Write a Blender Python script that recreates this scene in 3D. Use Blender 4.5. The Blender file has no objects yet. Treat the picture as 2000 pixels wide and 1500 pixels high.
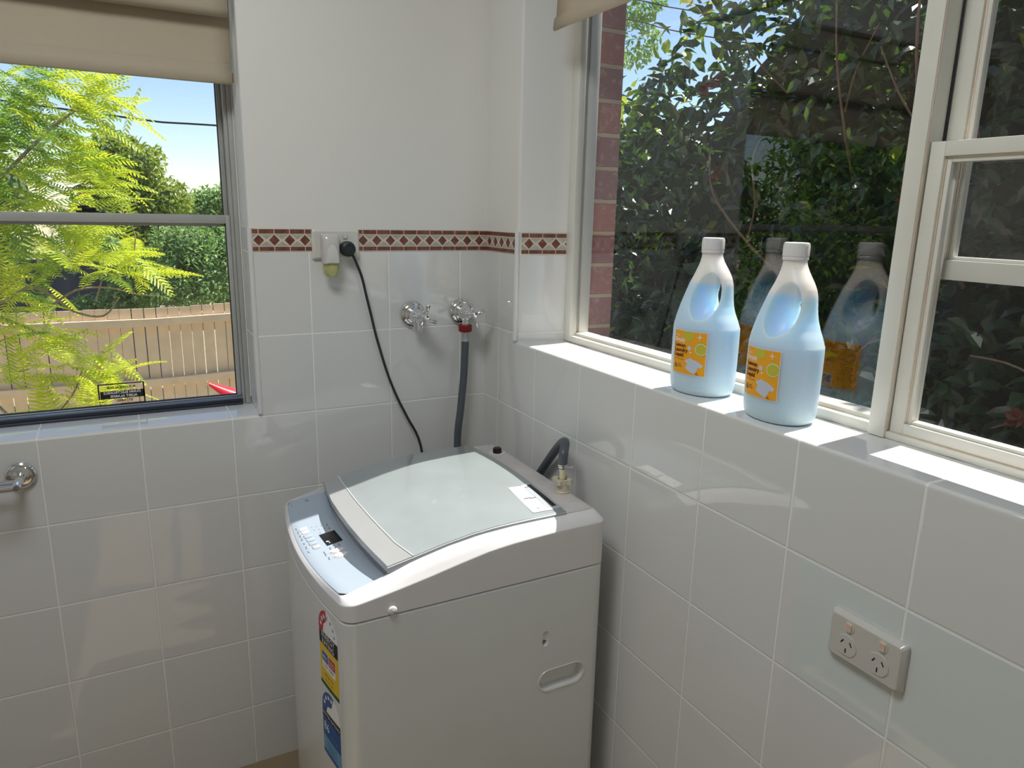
import bpy, bmesh, math, random
from mathutils import Vector, Matrix, noise
random.seed(7)
S = bpy.context.scene
COL = S.collection
R = math.radians
# ------------------------------------------------------------------ camera
def make_camera():
    yaw, pitch, roll = 0.492812, -0.231959, 0.021686
    ca, sa = math.cos(yaw), math.sin(yaw)
    f = Vector((sa*math.cos(pitch), ca*math.cos(pitch), math.sin(pitch)))
    r = Vector((ca, -sa, 0)); u = r.cross(f)
    r2 = r*math.cos(roll)+u*math.sin(roll); u2 = -r*math.sin(roll)+u*math.cos(roll)
    cd = bpy.data.cameras.new('camera'); cam = bpy.data.objects.new('camera', cd); COL.objects.link(cam)
    cd.sensor_width = 36; cd.lens = 1408.4/2000*36; cd.clip_start = .02; cd.clip_end = 500
    m = Matrix((r2, u2, -f)).transposed().to_4x4(); m.translation = Vector((-.87702, -1.80046, 1.47635))
    cam.matrix_world = m; S.camera = cam
make_camera()
# ------------------------------------------------------------------ light
SUN_EL = 58.0
w = bpy.data.worlds.new('world'); S.world = w; w.use_nodes = True
nt = w.node_tree; bg = nt.nodes['Background']
sky = nt.nodes.new('ShaderNodeTexSky'); sky.sky_type = 'NISHITA'; sky.sun_disc = False
sky.sun_elevation = R(SUN_EL); sky.sun_rotation = R(90); sky.altitude = 50; sky.air_density = 1.0; sky.dust_density = .05; sky.ozone_density = 2.2
nt.links.new(sky.outputs[0], bg.inputs[0]); bg.inputs[1].default_value = .165
sd = bpy.data.lights.new('sun', 'SUN'); so = bpy.data.objects.new('sun', sd); COL.objects.link(so)
sd.energy = 7.2; sd.angle = R(.53); sd.color = (1, .965, .91)
so.rotation_euler = Vector((math.cos(R(SUN_EL)), .05, math.sin(R(SUN_EL)))).to_track_quat('Z', 'Y').to_euler()
so.location = (4, 0, 7)
S.view_settings.view_transform = 'Standard'; S.view_settings.look = 'None'
S.view_settings.gamma = 1; S.view_settings.use_curve_mapping = False
S.view_settings.exposure = 0.12
FILL_STRENGTH = 14.2  # strength of the added ceiling fill lamp
S.cycles.max_bounces = 12; S.cycles.diffuse_bounces = 6; S.cycles.glossy_bounces = 6
S.cycles.transmission_bounces = 8; S.cycles.transparent_max_bounces = 24
S.cycles.sample_clamp_indirect = 6; S.cycles.caustics_reflective = False; S.cycles.caustics_refractive = False
S.cycles.use_denoising = True
# ------------------------------------------------------------------ material helpers
def lin(c): return tuple((x/12.92 if x <= .04045 else ((x+.055)/1.055)**2.4) for x in [v/255 for v in c])+(1,)
def mat(name, col=None, rough=.5, metal=0, spec=.5, coat=0, noise_amt=0, noise_scale=20, bump=0, bump_scale=60, emit=None, estr=0, trans=0, transl=None):
    m = bpy.data.materials.new(name); m.use_nodes = True; n = m.node_tree
    b = n.nodes['Principled BSDF']
    b.inputs['Roughness'].default_value = rough; b.inputs['Metallic'].default_value = metal
    b.inputs['Specular IOR Level'].default_value = spec; b.inputs['Coat Weight'].default_value = coat
    b.inputs['Coat Roughness'].default_value = .04
    if trans: b.inputs['Transmission Weight'].default_value = trans
    if col is not None:
        b.inputs['Base Color'].default_value = col
        tc = n.nodes.new('ShaderNodeTexCoord')
        nz = n.nodes.new('ShaderNodeTexNoise'); nz.inputs['Scale'].default_value = noise_scale; nz.inputs['Detail'].default_value = 5
        n.links.new(tc.outputs['Object'], nz.inputs['Vector'])
        mx = n.nodes.new('ShaderNodeMix'); mx.data_type = 'RGBA'; mx.blend_type = 'MULTIPLY'
        rp = n.nodes.new('ShaderNodeMapRange'); rp.inputs[1].default_value = .3; rp.inputs[2].default_value = .7
        rp.inputs[3].default_value = 1-noise_amt; rp.inputs[4].default_value = 1
        n.links.new(nz.outputs[0], rp.inputs[0])
        mx.inputs[0].default_value = 1; mx.inputs[6].default_value = col
        n.links.new(rp.outputs[0], mx.inputs[7]); n.links.new(mx.outputs[2], b.inputs['Base Color'])
    if bump:
        tc = n.nodes.new('ShaderNodeTexCoord')
        nz = n.nodes.new('ShaderNodeTexNoise'); nz.inputs['Scale'].default_value = bump_scale; nz.inputs['Detail'].default_value = 4
        bp = n.nodes.new('ShaderNodeBump'); bp.inputs['Strength'].default_value = 1; bp.inputs['Distance'].default_value = bump
        n.links.new(tc.outputs['Object'], nz.inputs['Vector']); n.links.new(nz.outputs[0], bp.inputs['Height']); n.links.new(bp.outputs[0], b.inputs['Normal'])
    if emit: b.inputs['Emission Color'].default_value = emit; b.inputs['Emission Strength'].default_value = estr
    if transl:
        t = n.nodes.new('ShaderNodeBsdfTranslucent'); ms = n.nodes.new('ShaderNodeMixShader'); ms.inputs[0].default_value = transl[1]
        t.inputs[0].default_value = transl[0]
        out = n.nodes['Material Output']
        n.links.new(b.outputs[0], ms.inputs[1]); n.links.new(t.outputs[0], ms.inputs[2]); n.links.new(ms.outputs[0], out.inputs[0])
    return m
class NT:
    def __init__(s, m): s.n = m.node_tree
    def new(s, t): return s.n.nodes.new(t)
    def link(s, a, b): s.n.links.new(a, b)
    def m(s, op, a, b=None, c=None):
        k = s.new('ShaderNodeMath'); k.operation = op
        for i, v in enumerate((a, b, c)):
            if v is None: continue
            if isinstance(v, (int, float)): k.inputs[i].default_value = v
            else: s.link(v, k.inputs[i])
        return k.outputs[0]
    def mix(s, f, a, b):
        k = s.new('ShaderNodeMix'); k.data_type = 'RGBA'
        for i, v in ((0, f), (6, a), (7, b)):
            if isinstance(v, (int, float)): k.inputs[i].default_value = v
            elif isinstance(v, tuple): k.inputs[i].default_value = v
            else: s.link(v, k.inputs[i])
        return k.outputs[2]
    def step(s, v, lo, hi):
        k = s.new('ShaderNodeMapRange'); k.interpolation_type = 'SMOOTHSTEP'
        s.link(v, k.inputs[0]); k.inputs[1].default_value = lo; k.inputs[2].default_value = hi
        return k.outputs[0]
def tile_material(name, wall, off):
    """200 mm glazed tiles up to 1.376, painted plaster above 1.431, joints laid out in room coordinates"""
    m = bpy.data.materials.new(name); m.use_nodes = True; t = NT(m); b = m.node_tree.nodes['Principled BSDF']
    g = t.new('ShaderNodeNewGeometry'); sp = t.new('ShaderNodeSeparateXYZ'); t.link(g.outputs['Position'], sp.inputs[0])
    sn = t.new('ShaderNodeSeparateXYZ'); t.link(g.outputs['True Normal'], sn.inputs[0])
    X, Y, Z = sp.outputs
    nx = t.m('ABSOLUTE', sn.outputs[0]); ny = t.m('ABSOLUTE', sn.outputs[1]); nz = t.m('ABSOLUTE', sn.outputs[2])
    h = Y if wall == 'x' else X
    rev = t.m('GREATER_THAN', ny if wall == 'x' else nx, .6)        # reveal faces: no vertical joints
    flat = t.m('GREATER_THAN', nz, .6)                             # sill: no horizontal joints
    uf = t.m('FRACT', t.m('DIVIDE', t.m('ADD', h, off+20), .2003)); vf = t.m('FRACT', t.m('DIVIDE', t.m('ADD', Z, 20-.176), .2))
    du = t.m('MULTIPLY', t.m('MINIMUM', uf, t.m('SUBTRACT', 1, uf)), .2)
    dv = t.m('MULTIPLY', t.m('MINIMUM', vf, t.m('SUBTRACT', 1, vf)), .2)
    du = t.m('ADD', du, rev); dv = t.m('ADD', dv, flat)
    d = t.m('MINIMUM', du, dv)
    paint = t.m('GREATER_THAN', Z, 1.4305)
    d = t.m('ADD', d, paint)
    gm = t.step(d, .0012, .002)
    hgt = t.step(d, .0006, .0034)
    nzx = t.new('ShaderNodeTexNoise'); nzx.inputs['Scale'].default_value = 3.2; nzx.inputs['Detail'].default_value = 2; t.link(g.outputs['Position'], nzx.inputs['Vector'])
    fine = t.new('ShaderNodeTexNoise'); fine.inputs['Scale'].default_value = 40; fine.inputs['Detail'].default_value = 3; t.link(g.outputs['Position'], fine.inputs['Vector'])
    cu = t.m('FLOOR', t.m('DIVIDE', t.m('ADD', h, off+20), .2003)); cv = t.m('FLOOR', t.m('DIVIDE', t.m('ADD', Z, 20-.176), .2))
    wn = t.new('ShaderNodeTexWhiteNoise'); cb = t.new('ShaderNodeCombineXYZ'); t.link(cu, cb.inputs[0]); t.link(cv, cb.inputs[1]); t.link(cb.outputs[0], wn.inputs['Vector'])
    tilec = t.mix(t.m('MULTIPLY', wn.outputs[0], .5), (.735, .73, .715, 1), (.70, .697, .683, 1))
    if wall == 'x':   # the cooler replacement tiles round the power point
        a1 = t.m('MULTIPLY', t.m('LESS_THAN', Y, -1.118), t.m('MULTIPLY', t.m('GREATER_THAN', Z, .776), t.m('LESS_THAN', Z, .976)))
        a2 = t.m('MULTIPLY', t.m('LESS_THAN', Y, -1.318), t.m('MULTIPLY', t.m('GREATER_THAN', Z, .176), t.m('LESS_THAN', Z, .776)))
        tilec = t.mix(t.m('MINIMUM', t.m('ADD', a1, a2), 1), tilec, (.70, .745, .73, 1))
    base = t.mix(gm, (.90, .885, .85, 1), tilec)
    pn = t.new('ShaderNodeTexNoise'); pn.inputs['Scale'].default_value = 1.7; t.link(g.outputs['Position'], pn.inputs['Vector'])
    base = t.mix(paint, base, t.mix(t.m('MULTIPLY', pn.outputs[0], .6), (.80, .785, .745, 1), (.765, .75, .715, 1)))
    t.link(base, b.inputs['Base Color'])
    b.inputs['Specular IOR Level'].default_value = .75
    rg = t.m('ADD', t.m('MULTIPLY', t.m('SUBTRACT', 1, gm), .5), .03)
    t.link(t.m('MAXIMUM', rg, t.m('MULTIPLY', paint, .62)), b.inputs['Roughness'])
    hh = t.m('ADD', t.m('MULTIPLY', hgt, .0006), t.m('ADD', t.m('MULTIPLY', nzx.outputs[0], .0022), t.m('MULTIPLY', fine.outputs[0], t.m('ADD', t.m('MULTIPLY', paint, .0004), .00003))))
    bp = t.new('ShaderNodeBump'); bp.inputs['Distance'].default_value = 1; t.link(hh, bp.inputs['Height']); t.link(bp.outputs[0], b.inputs['Normal'])
    return m
def brick_material():
    m = bpy.data.materials.new('brown_brick'); m.use_nodes = True; t = NT(m); b = m.node_tree.nodes['Principled BSDF']
    g = t.new('ShaderNodeNewGeometry'); sp = t.new('ShaderNodeSeparateXYZ'); t.link(g.outputs['Position'], sp.inputs[0])
    sn = t.new('ShaderNodeSeparateXYZ'); t.link(g.outputs['True Normal'], sn.inputs[0])
    nz = t.new('ShaderNodeTexNoise'); nz.inputs['Scale'].default_value = 70; nz.inputs['Detail'].default_value = 6; t.link(g.outputs['Position'], nz.inputs['Vector'])
    zz = t.m('DIVIDE', t.m('ADD', sp.outputs[2], 20-1.206+.0), .0809)
    zf = t.m('FRACT', zz); dz = t.m('MULTIPLY', t.m('MINIMUM', zf, t.m('SUBTRACT', 1, zf)), .0809)
    dz = t.m('ADD', dz, t.m('MULTIPLY', t.m('SUBTRACT', nz.outputs[0], .5), .004))
    odd = t.m('MULTIPLY', t.m('MODULO', t.m('FLOOR', zz), 2), .5)
    hf = t.m('FRACT', t.m('ADD', t.m('DIVIDE', t.m('ADD', sp.outputs[1], 20.2), .24), odd)); dh = t.m('MULTIPLY', t.m('MINIMUM', hf, t.m('SUBTRACT', 1, hf)), .24)
    dh = t.m('ADD', dh, t.m('GREATER_THAN', t.m('ABSOLUTE', sn.outputs[1]), .5))
    d = t.m('MINIMUM', dz, dh)
    k = t.step(d, .0045, .0062)
    wn = t.new('ShaderNodeTexWhiteNoise'); wn.noise_dimensions = '1D'; t.link(t.m('FLOOR', zz), wn.inputs['W'])
    bc = t.mix(wn.outputs[0], lin((184, 122, 112)), lin((158, 120, 120)))
    bc = t.mix(t.step(nz.outputs[0], .5, .75), bc, lin((196, 156, 146)))
    t.link(t.mix(k, lin((206, 182, 156)), bc), b.inputs['Base Color']); b.inputs['Roughness'].default_value = .9
    bp = t.new('ShaderNodeBump'); bp.inputs['Distance'].default_value = .004; t.link(t.m('ADD', k, t.m('MULTIPLY', nz.outputs[0], .4)), bp.inputs['Height']); t.link(bp.outputs[0], b.inputs['Normal'])
    return m
def glass_material(name, dirt=.02, tint=(1, 1, 1, 1), refl=1.0):
    m = bpy.data.materials.new(name); m.use_nodes = True; t = NT(m); n = m.node_tree
    n.nodes.remove(n.nodes['Principled BSDF']); out = n.nodes['Material Output']
    tr = t.new('ShaderNodeBsdfTransparent'); tr.inputs[0].default_value = tint
    gl = t.new('ShaderNodeBsdfGlossy'); gl.inputs['Roughness'].default_value = 0.0
    df = t.new('ShaderNodeBsdfDiffuse'); df.inputs[0].default_value = (.8, .8, .78, 1)
    g = t.new('ShaderNodeNewGeometry'); vm = t.new('ShaderNodeVectorMath'); vm.operation = 'DOT_PRODUCT'
    t.link(g.outputs['Normal'], vm.inputs[0]); t.link(g.outputs['Incoming'], vm.inputs[1])
    co = t.m('ABSOLUTE', vm.outputs['Value'])
    fr = t.m('ADD', .043, t.m('MULTIPLY', t.m('POWER', t.m('SUBTRACT', 1, co), 5), .95))
    tc = t.new('ShaderNodeTexCoord')
    nz = t.new('ShaderNodeTexNoise'); nz.inputs['Scale'].default_value = 240; nz.inputs['Detail'].default_value = 3; t.link(tc.outputs['Object'], nz.inputs[0])
    n2 = t.new('ShaderNodeTexNoise'); n2.inputs['Scale'].default_value = 9; n2.inputs['Detail'].default_value = 3; t.link(tc.outputs['Object'], n2.inputs[0])
    dm = t.m('ADD', dirt*.35, t.m('MULTIPLY', t.m('MULTIPLY', t.step(nz.outputs[0], .60, .72), n2.outputs[0]), dirt*8))
    m1 = t.new('ShaderNodeMixShader'); t.link(dm, m1.inputs[0]); t.link(tr.outputs[0], m1.inputs[1]); t.link(df.outputs[0], m1.inputs[2])
    f = t.m('MULTIPLY', fr, refl)
    m2 = t.new('ShaderNodeMixShader'); t.link(f, m2.inputs[0]); t.link(m1.outputs[0], m2.inputs[1]); t.link(gl.outputs[0], m2.inputs[2])
    t.link(m2.outputs[0], out.inputs[0])
    return m
M_tile_x = tile_material('wall_tile_right', 'x', .1163)
M_tile_y = tile_material('wall_tile_back', 'y', .1073)
M_brick = brick_material()
M_glass = glass_material('window_glass', .004)
M_glass_fixed = glass_material('fixed_window_glass', .004, refl=1.2)
M_glass_dusty = glass_material('dusty_glass', .011)
M_paint = mat('painted_plaster', (.80, .785, .745, 1), .65, noise_amt=.05, noise_scale=2)
M_ceil = mat('ceiling_white', (.82, .82, .8, 1), .8)
M_floor = mat('floor_tile', lin((150, 132, 105)), .35, noise_amt=.15, noise_scale=6)
M_frame = mat('cream_painted_timber', lin((226, 224, 214)), .38, noise_amt=.06, noise_scale=14, bump=.0004, bump_scale=30)
M_wood = mat('bare_timber_edge', lin((224, 204, 182)), .6, noise_amt=.15, noise_scale=60)
M_alu = mat('grey_aluminium', lin((182, 182, 178)), .35, metal=.1, noise_amt=.08)
M_dark = mat('dark_seal_and_gap', lin((38, 42, 52)), .45)
M_railtop = mat('rail_top_highlight', lin((118, 128, 146)), .3, metal=.3)  # lighter copy of the dark rail: top highlight put into the colour
M_darkframe = mat('dark_anodised', lin((70, 78, 94)), .28, metal=.5)
M_blind = mat('cream_blind_fabric', lin((205, 192, 170)), .85, bump=.0002, bump_scale=600, noise_amt=.06, noise_scale=5, transl=(lin((205, 180, 145)), .22))
M_chrome = mat('chrome', (.82, .82, .83, 1), .07, metal=1)
M_white = mat('white_enamel', lin((226, 228, 226)), .22, coat=.3, noise_amt=.03, noise_scale=8, bump=.0006, bump_scale=4)
M_whitep = mat('white_plastic', lin((228, 226, 226)), .3, noise_amt=.03, noise_scale=12)
M_scuff = mat('scuffed_white_plastic', lin((214, 208, 206)), .42, noise_amt=.16, noise_scale=22)
M_ivory = mat('ivory_plastic', lin((214, 206, 182)), .42, noise_amt=.08, noise_scale=60)
M_panel = mat('pale_blue_panel', lin((166, 178, 190)), .3, noise_amt=.03)
M_silver = mat('silver_lid_plastic', lin((176, 177, 176)), .33, metal=.25, noise_amt=.05, noise_scale=14)
M_lid = mat('smoky_lid_window', lin((152, 160, 160)), .16, coat=.5, noise_amt=.10, noise_scale=9)
M_lidside = mat('grey_lid_edge', lin((178, 182, 186)), .3)
M_black = mat('black_plastic', lin((18, 20, 24)), .3)
M_cord = mat('dark_grey_flex', lin((40, 43, 48)), .45)
M_hose = mat('grey_rubber_hose', lin((82, 88, 96)), .38, noise_amt=.1, noise_scale=50)
M_red = mat('dark_red_plastic', lin((128, 14, 16)), .35)
M_redcap = mat('red_cap_top', lin((84, 22, 28)), .4)
M_gpo = mat('gpo_plastic', lin((206, 202, 196)), .16, coat=.4)
M_gpoL = mat('pale_wall_plate', lin((216, 216, 208)), .3)
M_orange = mat('orange_switch_mark', lin((238, 176, 150)), .4)
M_paper = mat('white_card', lin((246, 246, 244)), .5)
M_ink = mat('black_print', lin((30, 30, 34)), .6)
M_lbl = mat('amber_label', lin((250, 174, 34)), .4)
M_lblink = mat('brown_print', lin((92, 34, 12)), .5)
M_lblwhite = mat('white_print', lin((244, 240, 236)), .5)
M_lemon = mat('lemon_print', lin((204, 196, 62)), .5)
M_shirt = mat('pale_blue_print', lin((205, 212, 228)), .5)
M_green = mat('green_print', lin((20, 84, 44)), .5)
M_yel = mat('yellow_sticker', lin((238, 198, 12)), .4)
M_blue = mat('blue_sticker', lin((28, 86, 156)), .4)
M_ltblue = mat('light_blue_print', lin((110, 160, 200)), .4)
M_redst = mat('red_sticker', lin((190, 30, 38)), .4)
M_brown = mat('marble_red_brown', lin((142, 86, 68)), .3, noise_amt=.6, noise_scale=70)
M_stone = mat('pale_grey_stone', lin((190, 184, 172)), .35, noise_amt=.2, noise_scale=90)
M_grout = mat('pale_grout', lin((224, 212, 196)), .8)
# ------------------------------------------------------------------ mesh builder
class MB:
    def __init__(s): s.v = []; s.f = []; s.mi = []; s.mats = []; s.cur = 0
    def mat(s, m):
        if m not in s.mats: s.mats.append(m)
        s.cur = s.mats.index(m); return s
    def add(s, vs, fs):
        o = len(s.v); s.v += [tuple(p) for p in vs]
        for f in fs: s.f.append(tuple(i+o for i in f)); s.mi.append(s.cur)
        return s
    def box(s, a, b):
        x0, y0, z0 = a; x1, y1, z1 = b
        return s.add([(x0, y0, z0), (x1, y0, z0), (x1, y1, z0), (x0, y1, z0), (x0, y0, z1), (x1, y0, z1), (x1, y1, z1), (x0, y1, z1)],
                     [(0, 3, 2, 1), (4, 5, 6, 7), (0, 1, 5, 4), (1, 2, 6, 5), (2, 3, 7, 6), (3, 0, 4, 7)])
    def loft(s, rings, closed=True, caps=True):
        n = len(rings[0]); vs = [p for r in rings for p in r]; fs = []
        for k in range(len(rings)-1):
            for i in range(n if closed else n-1):
                j = (i+1) % n; fs.append((k*n+i, k*n+j, (k+1)*n+j, (k+1)*n+i))
        if caps and closed: fs.append(tuple(range(n-1, -1, -1))); fs.append(tuple((len(rings)-1)*n+i for i in range(n)))
        return s.add(vs, fs)
    def lathe(s, prof, origin, axis=(0, 0, 1), n=28, caps=True):
        q = Vector((0, 0, 1)).rotation_difference(Vector(axis).normalized()); o = Vector(origin)
        rings = [[o+q @ Vector((r*math.cos(2*math.pi*i/n), r*math.sin(2*math.pi*i/n), h)) for i in range(n)] for r, h in prof]
        return s.loft(rings, True, caps)
    def tube(s, pts, rad, n=12, sub=6, caps=True):
        P = [Vector(p) for p in pts]
        if not isinstance(rad, (list, tuple)): rad = [rad]*len(P)
        Q = []; RR = []
        if len(P) > 2 and sub > 1:
            for i in range(len(P)-1):
                p0 = P[max(i-1, 0)]; p1 = P[i]; p2 = P[i+1]; p3 = P[min(i+2, len(P)-1)]
                for k in range(sub):
                    t = k/sub
                    Q.append(.5*((2*p1)+(p2-p0)*t+(2*p0-5*p1+4*p2-p3)*t*t+(3*p1-p0-3*p2+p3)*t**3)); RR.append(rad[i]*(1-t)+rad[i+1]*t)
            Q.append(P[-1]); RR.append(rad[-1])
        else: Q, RR = P, list(rad)
        rings = []; up = None
        for i, p in enumerate(Q):
            d = (Q[min(i+1, len(Q)-1)]-Q[max(i-1, 0)])
            if d.length < 1e-9: d = Vector((0, 0, 1))
            d.normalize()
            if up is None: up = d.orthogonal().normalized()
            else:
                up = up-d*up.dot(d)
                up = d.orthogonal().normalized() if up.length < 1e-6 else up.normalized()
            sd_ = d.cross(up)
            rings.append([p+(up*math.cos(2*math.pi*k/n)+sd_*math.sin(2*math.pi*k/n))*RR[i] for k in range(n)])
        return s.loft(rings, True, caps)
    def prism(s, poly, fn, d0, d1):
        """poly in 2D, fn(a, b, d) -> 3D"""
        n = len(poly); vs = [fn(a, b, d0) for a, b in poly]+[fn(a, b, d1) for a, b in poly]
        fs = [tuple(range(n-1, -1, -1)), tuple(range(n, 2*n))]+[(i, (i+1) % n, n+(i+1) % n, n+i) for i in range(n)]
        return s.add(vs, fs)
    def face(s, pts): return s.add(pts, [tuple(range(len(pts)))])
    def build(s, name, m=None, parent=None, smooth=False, bevel=0, seg=2, recalc=True, angle=35):
        me = bpy.data.meshes.new(name); me.from_pydata(s.v, [], s.f)
        mats = s.mats or [m]
        if s.mats and m and m not in s.mats: pass
        for k in mats: me.materials.append(k)
        if s.mats:
            for p, i in zip(me.polygons, s.mi): p.material_index = i
        me.update()
        if recalc:
            bm = bmesh.new(); bm.from_mesh(me); bmesh.ops.recalc_face_normals(bm, faces=bm.faces); bm.to_mesh(me); bm.free()
        if smooth: me.shade_smooth(); me.set_sharp_from_angle(angle=R(angle))
        o = bpy.data.objects.new(name, me); COL.objects.link(o)
        if bevel:
            b = o.modifiers.new('bevel', 'BEVEL'); b.width = bevel; b.segments = seg; b.limit_method = 'ANGLE'; b.angle_limit = R(40); b.harden_normals = False
            if not smooth: me.shade_smooth()
        if parent: attach(o, parent)
        return o
def attach(o, parent):
    o.parent = parent; o.matrix_parent_inverse = wm(parent).inverted()
def wm(o):
    m = Matrix.LocRotScale(o.location, o.rotation_euler, o.scale)
    return (wm(o.parent) @ o.matrix_parent_inverse @ m) if o.parent else m
def thing(name, label, cat, loc=(0, 0, 0), group=None):
    o = bpy.data.objects.new(name, None); COL.objects.link(o); o.location = loc; o.empty_display_size = .05
    o['label'] = label; o['category'] = cat
    if group: o['group'] = group
    return o
def tag(o, label, cat, group=None, kind=None):
    o['label'] = label; o['category'] = cat
    if group: o['group'] = group
    if kind: o['kind'] = kind
    return o
def struct(o): o['kind'] = 'structure'; return o
def bake(o):
    dg = bpy.context.evaluated_depsgraph_get(); dg.update()
    me = bpy.data.meshes.new_from_object(o.evaluated_get(dg)); old = o.data; o.modifiers.clear(); o.data = me; me.name = old.name
    return o
def text_mesh(body, size, align='CENTER', bold=0):
    """letters as (verts, faces) in their own xy plane"""
    cu = bpy.data.curves.new('lettering', 'FONT'); cu.body = body; cu.size = size; cu.align_x = align; cu.align_y = 'CENTER'; cu.resolution_u = 2; cu.offset = bold
    o = bpy.data.objects.new('lettering', cu); COL.objects.link(o)
    dg = bpy.context.evaluated_depsgraph_get(); dg.update()
    me = bpy.data.meshes.new_from_object(o.evaluated_get(dg))
    vs = [tuple(v.co) for v in me.vertices]; fs = [tuple(p.vertices) for p in me.polygons]
    bpy.data.objects.remove(o); bpy.data.curves.remove(cu); bpy.data.meshes.remove(me)
    return vs, fs
def text(mb, m, body, size, a, b, fn, d, align='CENTER', rot=0, bold=0):
    vs, fs = text_mesh(body, size, align, bold); c, s_ = math.cos(rot), math.sin(rot)
    mb.mat(m).add([fn(a+x*c-y*s_, b+x*s_+y*c, d) for x, y, z in vs], fs)
def rrect(w, h, r, n=5):
    pts = []
    for cx, cy, a0 in ((w/2-r, h/2-r, 0), (-w/2+r, h/2-r, 90), (-w/2+r, -h/2+r, 180), (w/2-r, -h/2+r, 270)):
        for k in range(n+1):
            a = R(a0+90*k/n); pts.append((cx+r*math.cos(a), cy+r*math.sin(a)))
    return pts
# ------------------------------------------------------------------ room shell
HX0, HX1 = -2.25, -.181      # right window hole in y
SZ = 1.1535                   # right sill height
LX0, LX1, LZ = -1.90, -.6145, .980   # left window hole in x, sill height
CE = 2.5; RX, RY = -2.6, -3.0
def wall_with_hole(name, P, h0, h1, z1, a0, a1, z0, ztop, depth, splay, m, extra=None):
    """P(h, d, z) -> 3D; face at d=0, reveals go to d=depth"""
    bm = bmesh.new()
    hs = [a0, h0, h1, a1]; zs = [0, z0, ztop, z1]
    V = [[bm.verts.new(P(h, 0, z)) for z in zs] for h in hs]
    for i in range(3):
        for j in range(3):
            if i == 1 and j == 1: continue
            bm.faces.new((V[i][j], V[i+1][j], V[i+1][j+1], V[i][j+1]))
    loop = [V[1][1], V[2][1], V[2][2], V[1][2]]
    back = [bm.verts.new(P(h0, depth, z0)), bm.verts.new(P(h1+splay, depth, z0)), bm.verts.new(P(h1+splay, depth, ztop)), bm.verts.new(P(h0, depth, ztop))]
    for i in range(4): bm.faces.new((loop[i], loop[(i+1) % 4], back[(i+1) % 4], back[i]))
    bm.edges.ensure_lookup_table()
    ed = [e for e in bm.edges if all(v in loop for v in e.verts)]
    bmesh.ops.recalc_face_normals(bm, faces=bm.faces)
    bmesh.ops.bevel(bm, geom=ed, offset=.007, segments=4, profile=.5, affect='EDGES')
    me = bpy.data.meshes.new(name); bm.to_mesh(me); bm.free(); me.materials.append(m)
    if extra:
        mb, m2 = extra
        b2 = bmesh.new(); b2.from_mesh(me)
        n0 = len(b2.faces)
        t = bpy.data.meshes.new('t'); t.from_pydata(mb.v, [], mb.f); b2.from_mesh(t); b2.faces.ensure_lookup_table()
        for f in b2.faces[n0:]: f.material_index = 1
        b2.to_mesh(me); b2.free(); bpy.data.meshes.remove(t); me.materials.append(m2)
    me.shade_smooth(); me.set_sharp_from_angle(angle=R(30))
    o = bpy.data.objects.new(name, me); COL.objects.link(o); return struct(o)
ex = MB()
for a, b in (((.19, RY, -1.2), (.268, HX0-.04, 3.0)), ((.19, -.22, -1.2), (.268, .14, 3.0)), ((.19, HX0-.04, -1.2), (.268, -.22, 1.09)), ((.19, HX0-.04, 2.32), (.268, -.22, 3.0))): ex.box(a, b)
wall_with_hole('wall_right', lambda h, d, z: (d, h, z), HX0, HX1, CE, RY, 0, SZ, 2.25, .132, -.024, M_tile_x, (ex, M_brick))
ex = MB()
for a, b in (((RX, .19, -1.2), (LX0-.03, .268, 3.0)), ((-.585, .19, -1.2), (.268, .268, 3.0)), ((LX0-.03, .19, -1.2), (-.585, .268, .95)), ((LX0-.03, .19, 2.2), (-.585, .268, 3.0))): ex.box(a, b)
wall_with_hole('wall_back', lambda h, d, z: (h, d, z), LX0, LX1, CE, RX, 0, LZ, 2.1, .128, 0, M_tile_y, (ex, M_brick))
struct(MB().box((RX-.1, RY, 0), (RX, 0, CE)).build('wall_left', M_paint))
struct(MB().box((RX-.1, RY-.1, 0), (.27, RY, CE)).build('wall_front', M_paint))
struct(MB().box((RX-.1, RY-.1, CE), (.27, .27, CE+.1)).build('ceiling', M_ceil))
struct(MB().box((RX-.1, RY-.1, -.1), (0.0, 0.0, 0)).build('floor', M_floor))
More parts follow.
